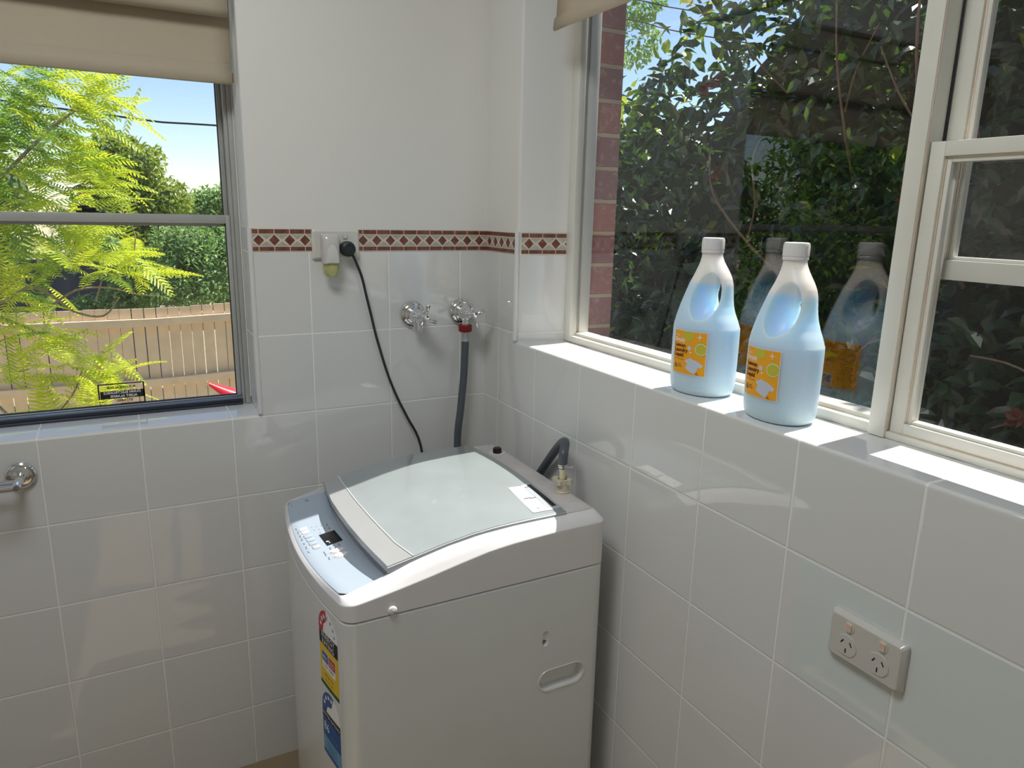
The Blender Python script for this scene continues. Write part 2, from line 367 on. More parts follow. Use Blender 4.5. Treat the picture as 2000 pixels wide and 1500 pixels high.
# dado border of small stones: trim pieces
def border(name, P, a0, a1, phase):
    """P(a, z, d): a along the wall, d out of the wall"""
    mb = MB(); z0, z1 = 1.3765, 1.4305; per = .0357; g = .0011
    mb.mat(M_grout).prism([(a0, z0), (a1, z0), (a1, z1), (a0, z1)], P, 0.0002, .0016)
    def clip(poly):
        for lim, sg in ((a0+.0006, 1), (a1-.0006, -1)):
            out = []
            for i in range(len(poly)):
                p, q = poly[i], poly[(i+1) % len(poly)]; ip = (p[0]-lim)*sg >= 0; iq = (q[0]-lim)*sg >= 0
                if ip: out.append(p)
                if ip != iq:
                    t = (lim-p[0])/(q[0]-p[0]); out.append((lim, p[1]+t*(q[1]-p[1])))
            poly = out
            if len(poly) < 3: return None
        return poly
    def put(m, poly, d=.0026):
        p = clip(poly)
        if p:
            s_ = sum(p[i][0]*p[(i+1) % len(p)][1]-p[(i+1) % len(p)][0]*p[i][1] for i in range(len(p)))
            if abs(s_) > 1e-5: mb.mat(m).prism(p, P, .0014, d)
    zb, zt = z0+.0125, z1-.0125; zc = (z0+z1)/2; hh = (zt-zb)/2-.0018; hw = per/2-.0058
    k0 = int((a0-phase)/per)-2
    for k in range(k0, k0+int((a1-a0)/per)+6):
        c = phase+k*per
        put(M_brown, [(c+g, z0+.0022), (c+per-g, z0+.0022), (c+per-g, zb-g), (c+g, zb-g)])
        put(M_brown, [(c+g, zt+g), (c+per-g, zt+g), (c+per-g, z1-.0018), (c+g, z1-.0018)])
        put(M_brown, [(c-hw, zc), (c, zc-hh), (c+hw, zc), (c, zc+hh)])
        e = .0021
        put(M_stone, [(c+e+.001, zt-g), (c+per/2, zc+e), (c+per-e-.001, zt-g)], .0022)
        put(M_stone, [(c+e+.001, zb+g), (c+per/2, zc-e), (c+per-e-.001, zb+g)], .0022)
    return struct(mb.build(name))
border('trim_1', lambda a, z, d: (a, -d, z), -.612, -.0015, -.5932+.0357*0)
border('trim_2', lambda a, z, d: (-d, a, z), -.176, -.003, -.0255)
def revP(a, z, d):   # splayed reveal beside the right window
    t = a/.132; return (a, -.181-.024*t-d, z)
border('trim_3', revP, .009, .128, .0285)
# edge tile beads where walls turn into the reveals
def bead(name, pts, r, m): return struct(MB().tube(pts, r, 8, 1).build(name, m, smooth=True))
bead('trim_4', [(-.0005, -.1795, SZ+.004), (-.0005, -.1795, 1.432)], .0065, M_whitep)
bead('trim_5', [(-.6125, -.0002, LZ+.004), (-.6125, -.0002, 1.432)], .006, M_whitep)
# ------------------------------------------------------------------ right window
w2 = bpy.data.objects.new('window_2', None); COL.objects.link(w2); w2.location = (.16, -1.2, SZ); struct(w2)
fr = MB().mat(M_frame)
fr.box((.130, -.236, SZ+.001), (.150, -.2055, 2.248)).box((.150, -.2275, SZ+.001), (.1895, -.2055, 2.248))
fr.box((.160, -.233, SZ+.02), (.1895, -.2275, 2.248))
fr.box((.130, HX0+.001, 2.22), (.1895, -.236, 2.248)).box((.130, HX0+.001, SZ+.02), (.1895, HX0+.035, 2.22))
fr.build('window_frame', parent=w2, bevel=.0015)
br = MB().mat(M_frame)
br.box((.1315, -1.110, SZ+.0008), (.148, -.236, SZ+.0165)).box((.148, -1.110, SZ+.0008), (.1895, -.2275, SZ+.0235))
br.box((.1305, HX0+.035, SZ+.0008), (.1895, -1.137, SZ+.011))
br.mat(M_wood).box((.1308, HX0+.035, SZ+.011), (.137, -1.139, SZ+.0118))
br.build('sill_rail', parent=w2, bevel=.002)
ml = MB().mat(M_frame).box((.126, -1.137, SZ+.001), (.1895, -1.110, 2.22)).mat(M_wood).box((.1285, -1.1382, SZ+.012), (.131, -1.137, 2.22))
ml.mat(M_dark).box((.1622, -1.1395, SZ+.012), (.1655, -1.137, 2.22))  # dark strip drawn in for the shaded gap beside the upper sash
ml.build('mullion', parent=w2, bevel=.0015)
MB().box((.1555, -1.1095, SZ+.0236), (.1575, -.228, 2.219)).build('fixed_pane', M_glass_fixed, w2)
bd = MB().box((.1490, -1.1098, SZ+.0165), (.1545, -1.105, 2.22)).build('glazing_bead', M_frame, w2, bevel=.001)
def sash(name, x0, x1, z0, z1, rt, rb, glassm, ys=-1.1398, ye=HX0+.036, st=.021):
    mb = MB().mat(M_frame)
    mb.box((x0, ys-st, z0), (x1, ys, z1)).box((x0, ye, z0), (x1, ye+.03, z1))
    mb.box((x0, ye+.03, z1-rt), (x1, ys-st, z1)).box((x0, ye+.03, z0), (x1, ys-st, z0+rb))
    # inner stepped bead
    b = .008; xi = x0+.006
    mb.box((xi, ys-st-b, z0+rb), (x1-.004, ys-st, z1-rt)).box((xi, ye+.03, z1-rt-b), (x1-.004, ys-st-b, z1-rt)).box((xi, ye+.03, z0+rb), (x1-.004, ys-st-b, z0+rb+b*.6))
    mb.mat(M_wood).box((xi-.0020, ys-st-.002, z0+rb), (xi, ys-st+.0002, z1-rt-.003)).box((xi-.0020, ye+.03, z1-rt-.002), (xi, ys-st-.003, z1-rt+.0002))
    o = mb.build(name, parent=w2, bevel=.0012)
    MB().box(((x0+x1)/2+.001, ye+.031, z0+rb+b*.6), ((x0+x1)/2+.003, ys-st-b, z1-rt-b)).build('glass_pane', glassm, o)
    return o
sash('lower_sash', .1345, .1615, SZ+.0115, 1.586, .020, .017, M_glass)
sash('upper_sash', .1660, .1890, 1.397, 2.218, .025, .028, M_glass_dusty, st=.024)
# outside brick-on-edge sill, sloping away
MB().prism([(.19, 1.135), (.19, 1.09), (.33, 1.07), (.33, 1.10)], lambda a, b, d: (a, d, b), HX0, -.2205).build('outer_sill', mat('painted_sill', lin((120, 112, 108)), .7, noise_amt=.2), w2)
# ------------------------------------------------------------------ left window
w1 = bpy.data.objects.new('window_1', None); COL.objects.link(w1); w1.location = (-1.25, .15, LZ); struct(w1)
f1 = MB().mat(M_alu)
f1.box((-.628, .122, LZ+.001), (LX1-.0005, .1895, 2.098)).box((-.636, .128, LZ+.001), (-.628, .186, 2.098)).box((LX0+.001, .122, LZ+.001), (LX0+.03, .1895, 2.098)).box((LX0+.03, .122, 2.07), (-.636, .1895, 2.098))
f1.mat(M_whitep).box((LX1-.003, .116, LZ+.02), (LX1-.0002, .1218, 2.098))
f1.build('window_frame', parent=w1, bevel=.0015)
b1 = MB().mat(M_darkframe).box((LX0+.03, .119, LZ+.001), (-.636, .1895, LZ+.0065)).mat(M_dark).box((LX0+.03, .1215, LZ+.0065), (-.636, .186, LZ+.015)).mat(M_railtop).box((LX0+.03, .1225, LZ+.015), (-.636, .160, LZ+.0205))
b1.build('sill_rail', parent=w1, bevel=.001)
def lsash(name, y0, y1, z0, z1, rb, rt, rail_m):
    mb = MB().mat(M_alu)
    xl, xr = LX0+.031, -.6365
    mb.box((xr-.010, y0, z0), (xr, y1, z1)).box((xl, y0, z0), (xl+.012, y1, z1))
    mb.mat(rail_m).box((xl+.012, y0, z1-rt), (xr-.010, y1, z1)).box((xl+.012, y0, z0), (xr-.010, y1, z0+rb))
    mb.mat(M_dark)
    ym = (y0+y1)/2
    mb.box((xr-.012, ym-.004, z0+rb), (xr-.010, ym+.004, z1-rt)).box((xl+.012, ym-.004, z0+rb), (xr-.012, ym+.004, z0+rb+.0025))
    o = mb.build(name, parent=w1, bevel=.0008)
    MB().box((xl+.012, ym-.001, z0+rb+.0025), (xr-.012, ym+.001, z1-rt)).build('glass_pane', M_glass, o)
    return o
low = lsash('lower_sash', .134, .154, LZ+.0210, 1.458, .0020, .0205, M_alu)
upp = lsash('upper_sash', .158, .178, 1.430, 2.069, .024, .02, M_alu)
lt = MB().mat(M_black).box((-.962, .136, 1.4585), (-.918, .150, 1.463)).box((-.950, .134, 1.463), (-.922, .148, 1.470)).box((-.918, .137, 1.4585), (-.905, .147, 1.4615))
lt.tube([(-.935, .141, 1.470), (-.945, .139, 1.472), (-.958, .137, 1.470)], .003, 8, 3)
lt.build('latch', parent=w1, bevel=.001)
# alarm sticker on the lower pane, read from outside
st = thing('alarm_sticker', 'clear and black burglar alarm sticker reading backwards at the bottom of the left window pane', 'sticker', (-.91, .1425, 1.01))
fnS = lambda a, b, d: (-.9095-a, .1425-d, 1.0312+b*1.0)   # mirrored: text runs right to left from inside
W_, H_ = .100, .052
sb = MB().mat(M_ink)
def rect(mb, m, a0, b0, a1, b1_, fn, d): mb.mat(m).face([fn(a0, b0, d), fn(a1, b0, d), fn(a1, b1_, d), fn(a0, b1_, d)])
for r_ in ((-.05, -.026, -.0468, .026), (.0468, -.012, .05, .026), (-.05, .0232, .05, .026), (-.05, -.026, .004, -.024), (-.05, -.0115, .046, .0075)): rect(sb, M_ink, *r_, fnS, .0001)
rect(sb, M_ink, .0475, -.024, .049, -.016, fnS, .0001)
text(sb, M_ink, 'BURGLAR ALARM', .0078, 0, .0155, fnS, .0002, bold=.00025)
text(sb, M_lblwhite, 'DUNN ELECTRONICS', .0082, -.001, .0028, fnS, .0004, bold=.00025)
text(sb, M_lblwhite, 'ALERT ALARMS', .0085, -.004, -.0062, fnS, .0004, bold=.00025)
text(sb, M_ink, '971:9490', .0092, -.006, -.0178, fnS, .0002, bold=.00025)
sb.build('printed_film', parent=st, recalc=False)
# ------------------------------------------------------------------ blinds
bl = thing('roman_blind', 'cream fabric blind half drawn over the left window beside the white wall', 'blind', (-1.25, .045, 1.745))
def cloth(name, parent, P, a0, a1, prof, m, n=30, thick=.0012, wav=.0015):
    """P(a, d, z); prof: list of (d, z)"""
    mb = MB(); rows = []
    for i in range(n+1):
        a = a0+(a1-a0)*i/n
        rows.append([P(a, d+wav*math.sin(a*17+z*9)+wav*.6*math.sin(a*41), z) for d, z in prof])
    mb.loft(rows, False, False)
    o = mb.build(name, m, parent, smooth=True, angle=60)
    s_ = o.modifiers.new('solid', 'SOLIDIFY'); s_.thickness = thick; s_.offset = 0
    return o
PL = lambda a, d, z: (a, d, z)
hem = cloth('fabric', bl, PL, LX0+.01, -.6235, [(.052, 2.08), (.050, 1.95), (.046, 1.86), (.044, 1.80), (.0435, 1.789), (.0405, 1.7875), (.041, 1.785), (.0375, 1.77), (.037, 1.750), (.041, 1.7465), (.045, 1.752), (.047, 1.785)], M_blind)
cloth('upper_fold', bl, PL, LX0+.01, -.6285, [(.046, 2.03), (.02, 1.98), (.008, 1.93), (.004, 1.895), (.010, 1.883), (.022, 1.881), (.030, 1.892), (.046, 1.91)], M_blind, wav=.001)
MB().box((-.6245, .040, 1.752), (-.6205, .046, 1.772)).build('hem_end_cap', mat('brown_batten', lin((150, 112, 84)), .6), bl)
MB().tube([(-.6215, .050, 2.06), (-.6218, .050, 1.80)], .0012, 6, 1).build('cord', mat('cord_cream', lin((190, 180, 160)), .8), bl)
MB().box((LX0+.01, .030, 2.03), (-.6170, .075, 2.098)).build('headrail', M_blind, bl, bevel=.004)
br_ = thing('roller_blind', 'cream fabric roller blind hanging at the top of the right window', 'blind', (.03, -1.2, 1.88))
PR = lambda a, d, z: (d, a, z)
cloth('fabric', br_, PR, HX0+.03, -.277, [(.040, 2.20), (.036, 1.97), (.034, 1.912), (.0335, 1.910), (.029, 1.905), (.0265, 1.884), (.030, 1.880), (.0345, 1.884), (.036, 1.91)], M_blind, wav=.0012)
MB().tube([(.045, HX0+.02, 2.222), (.045, -.245, 2.222)], .018, 16, 1).build('roller_tube', M_blind, br_, smooth=True)
# ------------------------------------------------------------------ washing machine
BX, YN, YF = -.052, -.687, -.167; YC = (YN+YF)/2
def T(x):     # height of the top along its depth
    pts = [(-.64, .803), (-.595, .8185), (-.5075, .8434), (-.4625, .8585), (-.396, .8735), (-.3266, .8835), (-.254, .8875), (-.162, .8885), (0, .8885)]
    for (a, za), (b, zb) in zip(pts, pts[1:]):
        if x <= b: return za+(zb-za)*max(0, (x-a))/(b-a)
    return .8885
def Hs(x):
    pts = [(-.64, .804), (-.575, .8125), (-.505, .8235), (-.4415, .8355), (-.375, .8495), (-.32, .860), (-.27, .8655), (-.18, .870), (0, .872)]
    for (a, za), (b, zb) in zip(pts, pts[1:]):
        if x <= b: return za+(zb-za)*max(0, (x-a))/(b-a)
    return .872
def fx(y, ins=0): return -.6225+.42*(y-YC)**2+ins
def outline(iside, ifront, irear, r=.028, ns=26):
    ya, yb = YN+iside, YF-iside; xb = BX-irear; r = max(.004, r-max(iside, ifront)*.6); pts = []
    def arc(cx, cy, a0, a1, n=6):
        for k in range(n+1):
            a = R(a0+(a1-a0)*k/n); pts.append((cx+r*math.cos(a), cy+r*math.sin(a)))
    rr = .018
    # rear near corner -> rear far corner
    for k in range(5):
        a = R(-90+90*k/4); pts.append((xb-rr+rr*math.cos(a), ya+rr+rr*math.sin(a)))
    for k in range(5):
        a = R(90*k/4); pts.append((xb-rr+rr*math.cos(a), yb-rr+rr*math.sin(a)))
    for k in range(1, ns): t = k/ns; pts.append(((xb-rr)*(1-t)+(fx(yb-r, ifront)+r)*t, yb))
    arc(fx(yb-r, ifront)+r, yb-r, 90, 172)
    for k in range(1, 18):
        t = k/18; y = (yb-r)*(1-t)+(ya+r)*t; pts.append((fx(y, ifront), y))
    arc(fx(ya+r, ifront)+r, ya+r, 188, 270)
    for k in range(1, ns): t = k/ns; pts.append(((fx(ya+r, ifront)+r)*(1-t)+(xb-rr)*t, ya))
    return pts
wmc = thing('washing_machine', 'white top-loading washing machine with a grey lid in the tiled corner', 'washing machine', (-.33, YC, 0))
body = MB()
rings = [[(x, y, z) for x, y in outline(i, i, i)] for z, i in ((.03, .004), (.034, .0), (.7725, 0), (.7755, .002))]
body.mat(M_white).loft(rings)
body.mat(M_black)
bo = body.build('body', parent=wmc)
# pressed hand grip and slot in the near side
def stadium(w_, h_, n=8):
    r_ = min(w_, h_)/2; pts = []
    if w_ >= h_:
        for c, a0 in ((w_/2-r_, -90), (-w_/2+r_, 90)):
            for k in range(n+1): a = R(a0+180*k/n); pts.append((c+r_*math.cos(a), r_*math.sin(a)))
    else:
        for c, a0 in ((h_/2-r_, 0), (-h_/2+r_, 180)):
            for k in range(n+1): a = R(a0+180*k/n); pts.append((r_*math.cos(a), c+r_*math.sin(a)))
    return pts
cuts = []
def cutter(cx, cz, w_, h_, depth, taper, m):
    mb = MB().mat(m); o_, i_ = stadium(w_+taper, h_+taper), stadium(w_-taper, h_-taper)
    mb.loft([[(cx+a, YN-.002, cz+b) for a, b in o_], [(cx+a, YN+depth, cz+b) for a, b in i_]])
    c = mb.build('cut'); cuts.append(c); return c
for a in ((-.147, .5385, .104, .040, .016, .003, M_white), (-.189, .638, .0135, .034, .003, .001, M_white), (-.1905, .6285, .011, .011, .03, .0005, M_white)):
    c = cutter(*a); md = bo.modifiers.new('b', 'BOOLEAN'); md.operation = 'DIFFERENCE'; md.object = c; md.solver = 'EXACT'
bake(bo)
for c in cuts: bpy.data.objects.remove(c)
bo.data.shade_smooth(); bo.data.set_sharp_from_angle(angle=R(30))
bv = bo.modifiers.new('bevel', 'BEVEL'); bv.width = .0022; bv.segments = 3; bv.limit_method = 'ANGLE'; bv.angle_limit = R(50)
MB().lathe([(.0, 0), (.0055, 0), (.0055, .002), (0, .002)], (-.1905, YN+.027, .6285), (0, -1, 0), 16).build('slot_hole', M_black, wmc)
MB().prism([(-.54, -.64), (-.10, -.64), (-.10, -.21), (-.54, -.21)], lambda a, b, d: (a, b, d), .0, .03).build('base_plinth', M_black, wmc)
# the pale press line round the grip
gr = MB(); o_ = stadium(.114, .050); i_ = stadium(.107, .043)
gr.loft([[(-.147+a, YN-.0001, .5385+b) for a, b in o_], [(-.147+a*.985, YN-.0014, .5385+b*.985) for a, b in o_], [(-.147+a, YN-.0001, .5385+b) for a, b in i_]], True, False)
gr.build('grip_rim', M_white, wmc, smooth=True)
cov = MB().mat(M_whitep)
rg = []
def ring(iS, iF, iR, zf): return [(x, y, zf(x, y)) for x, y in outline(iS, iF, iR)]
rg.append(ring(.002, .002, .002, lambda x, y: .7765)); rg.append(ring(-.0005, -.0005, -.0005, lambda x, y: .7785))
rg.append(ring(-.0005, -.0005, -.0005, lambda x, y: Hs(x)-.008)); rg.append(ring(-.0005, -.0005, -.0005, lambda x, y: Hs(x)-.003))
rg.append(ring(-.0003, -.0003, -.0003, lambda x, y: Hs(x)-.0012)); rg.append(ring(.0008, .0004, .0008, lambda x, y: Hs(x)))
rg.append(ring(.005, .0025, .004, lambda x, y: Hs(x)+(T(x)-Hs(x))*.33))
rg.append(ring(.016, .004, .009, lambda x, y: Hs(x)+(T(x)-Hs(x))*.78))
def TC(x): return T(x)-.019*max(0, min(1, (-.488-x)/.012))*max(0, min(1, (x+.606)/.06))
rg.append(ring(.027, .0062, .014, lambda x, y: T(x)))
base_o = outline(.027, .0062, .014); rg.append([(x, y+(YC-y)*.004, TC(x)-.001) for x, y in base_o])
for t in (.15, .35, .6, .8, .999): rg.append([(x, y+(YC-y)*t, TC(x)-.001) for x, y in base_o])
cov.loft(rg, True, False)
cov.build('top_cover', parent=wmc, smooth=True, angle=50)
# scuffed rear deck
dk = MB(); xs = [-.128+k*.0125 for k in range(6)]
dk.prism([(-.130, YF-.030), (-.072, YF-.030), (-.068, YF-.034), (-.068, YF-.120), (-.066, YF-.122), (-.066, YN+.122), (-.068, YN+.12), (-.068, YN+.034), (-.072, YN+.030), (-.130, YN+.030)], lambda a, b, d: (a, b, d), .886, .8896)
dk.build('rear_deck', M_scuff, wmc, bevel=.0006)
# control panel
def panel_x0(y): return fx(y, .0072)
def PZ(x, y): return T(x)+.0016-.013*max(0, min(1, (x-panel_x0(y))/(lidfront(y)-.0035-panel_x0(y))))
def lidfront(y):
    pts = [(-.70, -.5045), (-.657, -.5100), (-.60, -.5185), (-.55, -.5240), (-.48, -.5285), (-.41, -.5295), (-.34, -.5275), (-.27, -.5205), (-.205, -.511), (-.15, -.505)]
    for (a, xa), (b, xb) in zip(pts, pts[1:]):
        if y <= b: return xa+(xb-xa)*(y-a)/(b-a)
    return -.510
pn = MB().mat(M_panel)
rows = []; N = 28
for i in range(N+1):
    y = YN+.026+(YF-YN-.052)*i/N
    e = min(i, N-i)*(YF-YN-.052)/N; rc = .009
    off = (rc-math.sqrt(max(0, rc*rc-(rc-min(e, rc))**2)))
    x0 = panel_x0(y)+off; x1 = lidfront(y)+.006
    rows.append([(x0, y, T(x0)+.0003)]+[(x0+(x1-x0)*t, y, PZ(x0+(x1-x0)*t, y)) for t in (.02, .2, .4, .6, .8, .97)]+[(x1, y, PZ(x1, y)-.002)])
pn.loft(rows, False, False)
def fnP(a, b, d):   # a along y to the near side, b towards the lid, both from the panel middle; d above the panel
    x = -.5685+b; y = YC-a
    return (x, y, PZ(x, y)+d)
pr = pn
for k, (tx, a) in enumerate((('Load', -.086), ('Course', -.067), ('Wash', -.048), ('Rinse', -.030), ('Spin', -.010), ('Preset', .010), ('Lock', .030))): text(pr, M_ink, tx, .0048, a, -.0365, fnP, .0002)
for tx, a, b in (('Start/Pause', .060, -.011), ('Power', .084, -.009)): text(pr, M_ink, tx, .0048, a, b, fnP, .0002)
for a, b in ((-.072, -.008), (-.070, .002), (-.068, .012), (-.056, -.006), (-.053, .004), (-.050, .015), (-.036, .002)): text(pr, M_ink, '\u2022', .009, a, b, fnP, .0002)
for tx, a, b in (('Fuzzy', -.063, .024), ('Soak', -.044, .024), ('Eco', -.046, .034), ('Dry', -.065, .036), ('min', .036, .012), ('Wool', .040, .022), ('Hot', .036, .031), ('Cold', .048, .033), ('Quick', .044, .003), ('Heavy', .051, .012)): text(pr, M_ink, tx, .0048, a, b, fnP, .0002)
text(pr, M_ink, 'LG', .010, -.212, .014, fnP, .0002); text(pr, M_ink, '\u2022', .010, -.205, -.022, fnP, .0002)
pan = pn.build('control_panel', parent=wmc, smooth=True, angle=60)
def onpanel(name, poly, m, d0, d1): return MB().prism(poly, fnP, d0, d1).build(name, m, pan, bevel=.0003)
dsp = onpanel('display', [(-.0275, -.0025), (.030, .0005), (.027, .0335), (-.029, .0305)], M_black, 0, .0006)
q = MB(); text(q, M_lblwhite, '\u25a0', .006, .012, .005, fnP, .0008); text(q, M_redcap, '8 8', .013, -.002, .016, fnP, .0007); text(q, M_lblwhite, 'LOAD', .0035, .018, .008, fnP, .0008)
q.build('display_print', parent=dsp, recalc=False)
for k, (a, b, w_, h_, m_) in enumerate(((-.075, -.024, .013, .016, M_whitep), (-.058, -.023, .013, .014, M_whitep), (-.038, -.0225, .016, .016, M_panel), (-.0195, -.0215, .016, .016, M_panel), (-.001, -.0205, .016, .016, M_panel), (.019, -.0185, .017, .015, M_lidside))):
    o = MB().prism([(a+x, b+y) for x, y in rrect(w_, h_, .003)], fnP, 0, .0012).build('program_button', m_, pan, bevel=.0005)
for a, b in ((.062, .012), (.0835, .0135)):
    MB().mat(M_whitep).prism([(a+.0085*math.cos(R(t*15)), b+.013*math.sin(R(t*15))) for t in range(24)], fnP, 0, .0022).build('power_button', None, pan, bevel=.0008)
    MB().prism([(a+.0105*math.cos(R(t*15)), b+.015*math.sin(R(t*15))) for t in range(24)], fnP, 0, .0006).build('button_ring', M_gpo, pan)
# lid
lid = bpy.data.objects.new('lid', None); COL.objects.link(lid); lid.location = (-.13, YC, .89); attach(lid, wmc)
lid.location = (-.13, YC, .89)
def L(x): 
    pts = [(-.56, .8475), (-.509, .857), (-.461, .8665), (-.396, .8800), (-.34, .8888), (-.291, .8930), (-.22, .8950), (-.158, .8950), (0, .8950)]
    for (a, za), (b, zb) in zip(pts, pts[1:]):
        if x <= b: return za+(zb-za)*max(0, x-a)/(b-a)
    return .895
def crown_at(y): return .013*(1-((y-YC)/.235)**2)
def silver(y):
    pts = [(-.70, -.452), (-.657, -.461), (-.60, -.4745), (-.53, -.481), (-.47, -.4845), (-.40, -.4860), (-.351, -.4855), (-.28, -.482), (-.22, -.478), (-.15, -.468)]
    for (a, xa), (b, xb) in zip(pts, pts[1:]):
        if y <= b: return xa+(xb-xa)*(y-a)/(b-a)
    return -.468
LY0, LY1 = YN+.0275, YF-.0275
def lidpart(name, fa, fb, m, zoff, thick, nx, y0=LY0, y1=LY1):
    rows = []; N = 30
    for i in range(N+1):
        y = y0+(y1-y0)*i/N; xa, xb = fa(y), fb(y); crown = crown_at(y)
        up = [(xa+(xb-xa)*k/nx, y, L(xa+(xb-xa)*k/nx)+zoff+crown) for k in range(nx+1)]
        dn = [(x, yy, z-thick) for x, yy, z in reversed(up)]
        rows.append(up+dn)
    return MB().loft(rows, True, True).build(name, m, lid, smooth=True, angle=40, bevel=.0008)
lidpart('lid_grip', lidfront, lambda y: silver(y), M_silver, .0006, .0125, 8)
lidpart('lid_window', lambda y: silver(y)+.0002, lambda y: -.1345, M_lid, 0, .0125, 34)
# raised line between grip and window
MB().tube([(silver(y), y, L(silver(y))+.0012+crown_at(y)) for y in [LY0+(LY1-LY0)*k/24 for k in range(25)]], .0011, 6, 1).build('lid_seam', M_whitep, lid, smooth=True)
hc = MB().mat(M_lidside); hz = lambda y, d: L(-.15)+crown_at(y)+d
hc.loft([[(-.1650, y, hz(y, -.002)), (-.1365, y, hz(y, -.002)), (-.1365, y, hz(y, .0012)), (-.1650, y, hz(y, .0012))] for y in (-.644, -.61, -.58, -.55, -.520)])
hc.mat(M_black).loft([[(-.1520, y, hz(y, .001)), (-.1420, y, hz(y, .001)), (-.1420, y, hz(y, .0019)), (-.1520, y, hz(y, .0019))] for y in (-.634, -.60, -.56, -.527)])
hc.build('hinge_cover', parent=lid, bevel=.0004)
for yy, sg in ((LY0, -1), (LY1, 1)):
    xs_ = [lidfront(yy)+(-.1345-lidfront(yy))*k/30 for k in range(31)]
    le = MB().loft([[(x, yy, L(x)-.0012), (x, yy+sg*.0016, L(x)-.0022), (x, yy+sg*.0016, L(x)-.0120), (x, yy, L(x)-.0125)] for x in xs_])
    le.build('lid_rim', M_lidside, lid, smooth=True)
# instruction card stuck on the lid
cd = MB(); fc = lambda a, b, d: (a, b, L(a)+crown_at(b)+.0004+d)
cd.mat(M_paper).prism([(-.202, -.644), (-.157, -.646), (-.1535, -.528), (-.196, -.524)], fc, .0002, .0009)
for x0, y0, ln in ((-.19, -.585, .016), (-.176, -.588, .012), (-.186, -.632, .006), (-.162, -.537, .012)):
    cd.mat(M_ink).box((x0, y0, L(x0)+crown_at(y0)+.0006), (x0+ln, y0+.0016, L(x0)+crown_at(y0)+.0016))
cd.build('instruction_card', parent=lid)
# inlets
ic = MB().mat(M_whitep).lathe([(.0, .0), (.020, 0), (.020, .0012), (.0165, .0016), (.0165, .0004), (0, .0004)], (-.089, -.262, .8896))
ic.build('inlet_ring', parent=wmc, smooth=True)
MB().mat(M_black).lathe([(0, 0), (.0108, 0), (.0112, .006), (.0108, .011), (0, .011)], (-.089, -.262, .8900), n=32).mat(M_redcap).lathe([(0, .011), (.0092, .011), (.0085, .0132), (.003, .0138), (0, .0138)], (-.089, -.262, .8900)).build('blanking_cap', parent=wmc, smooth=True)
iv = MB()
cx, cy = -.079, -.5545
iv.lathe([(.0, 0), (.0165, 0), (.0172, .003), (.0155, .005), (.0150, .020), (.0160, .0215), (.0160, .030), (.0105, .030), (.0105, .024), (0, .024)], (cx, cy, .8896), n=24)
for a in (35, 125, 215, 305):
    c, s_ = math.cos(R(a)), math.sin(R(a)); tq = Vector((c, s_, 0)); n_ = Vector((-s_, c, 0)); p = Vector((cx, cy, .8896))
    pts = []
    for (u_, v_) in ((.012, -.0085), (.0215, -.0045), (.0215, .0045), (.012, .0085)): pts.append(p+tq*u_+n_*v_)
    iv.loft([[q_+Vector((0, 0, z_)) for q_ in pts] for z_ in (.0205, .0305)])
iv.build('inlet_nut', M_ivory, wmc, smooth=True, angle=30)
MB().lathe([(.0, .018), (.0062, .018), (.0068, .030), (.0066, .043), (.0078, .048), (.0078, .053), (.0066, .055), (0, .055)], (cx, cy, .8896), n=20).build('inlet_elbow', mat('clear_ivory', lin((226, 216, 184)), .3), wmc, smooth=True)
# bolt cap on the near side
MB().lathe([(.0085, -.001), (.0085, .002), (.0070, .0042), (.0035, .0055), (0, .0058)], (-.511, YN-.0004, .7865), (0, -1, 0), 20).build('bolt_cap', M_whitep, wmc, smooth=True)
# rating stickers, wrapped on the bowed front
def fnF(a, b, d):  # a = y from -.609 (left in picture is +y), b = z
    y = -.609-a; return (fx(y)-.0003-d, y, b)
def fill(mb, m, poly, d=.0):
    # split wide shapes so they follow the bow
    mb.mat(m); a0, a1 = min(p[0] for p in poly), max(p[0] for p in poly); k = 6
    for i in range(k):
        lo, hi = a0+(a1-a0)*i/k, a0+(a1-a0)*(i+1)/k
        q_ = poly
        for lim, sg in ((lo, 1), (hi, -1)):
            out = []
            for j in range(len(q_)):
                p, r_ = q_[j], q_[(j+1) % len(q_)]; ip = (p[0]-lim)*sg >= -1e-9; ir = (r_[0]-lim)*sg >= -1e-9
                if ip: out.append(p)
                if ip != ir: t = (lim-p[0])/(r_[0]-p[0]); out.append((lim, p[1]+t*(r_[1]-p[1])))
            q_ = out
            if len(q_) < 3: break
        if len(q_) >= 3: mb.face([fnF(a, b, d) for a, b in q_])
def arcpoly(cx_, cy_, r_, a0, a1, n=12): return [(cx_+r_*math.cos(R(a0+(a1-a0)*k/n)), cy_+r_*math.sin(R(a0+(a1-a0)*k/n))) for k in range(n+1)]
def star(cx_, cy_, r_): return [(cx_+(r_ if k % 2 == 0 else r_*.42)*math.sin(math.pi*k/5), cy_+(r_ if k % 2 == 0 else r_*.42)*math.cos(math.pi*k/5)) for k in range(10)]
es = MB(); A0, A1 = -.041, .042
fill(es, M_paper, arcpoly(0, .722, .0425, 180, 0, 16)+[(A1, .712), (A0, .712)], .0)
fill(es, M_redst, arcpoly(0, .722, .0425, 180, 98, 8)+[(-.004, .745), (-.018, .733), (-.022, .716), (A0, .712)], .0002)
fill(es, M_ink, [(A0, .715), (A1, .718), (A1, .688), (A0, .688)], .0002)
fill(es, M_yel, [(A0, .688), (A1, .688), (A1, .606), (A0, .606)], .0002)
fill(es, M_green, [(A0, .609), (A1, .609), (A1, .601), (A0, .601)], .0003)
fill(es, M_paper, [(-.030, .676), (.030, .676), (.030, .640), (-.030, .640)], .0004)
fill(es, M_blue, [(-.029, .675), (-.002, .675), (-.002, .655), (-.029, .655)], .0006)
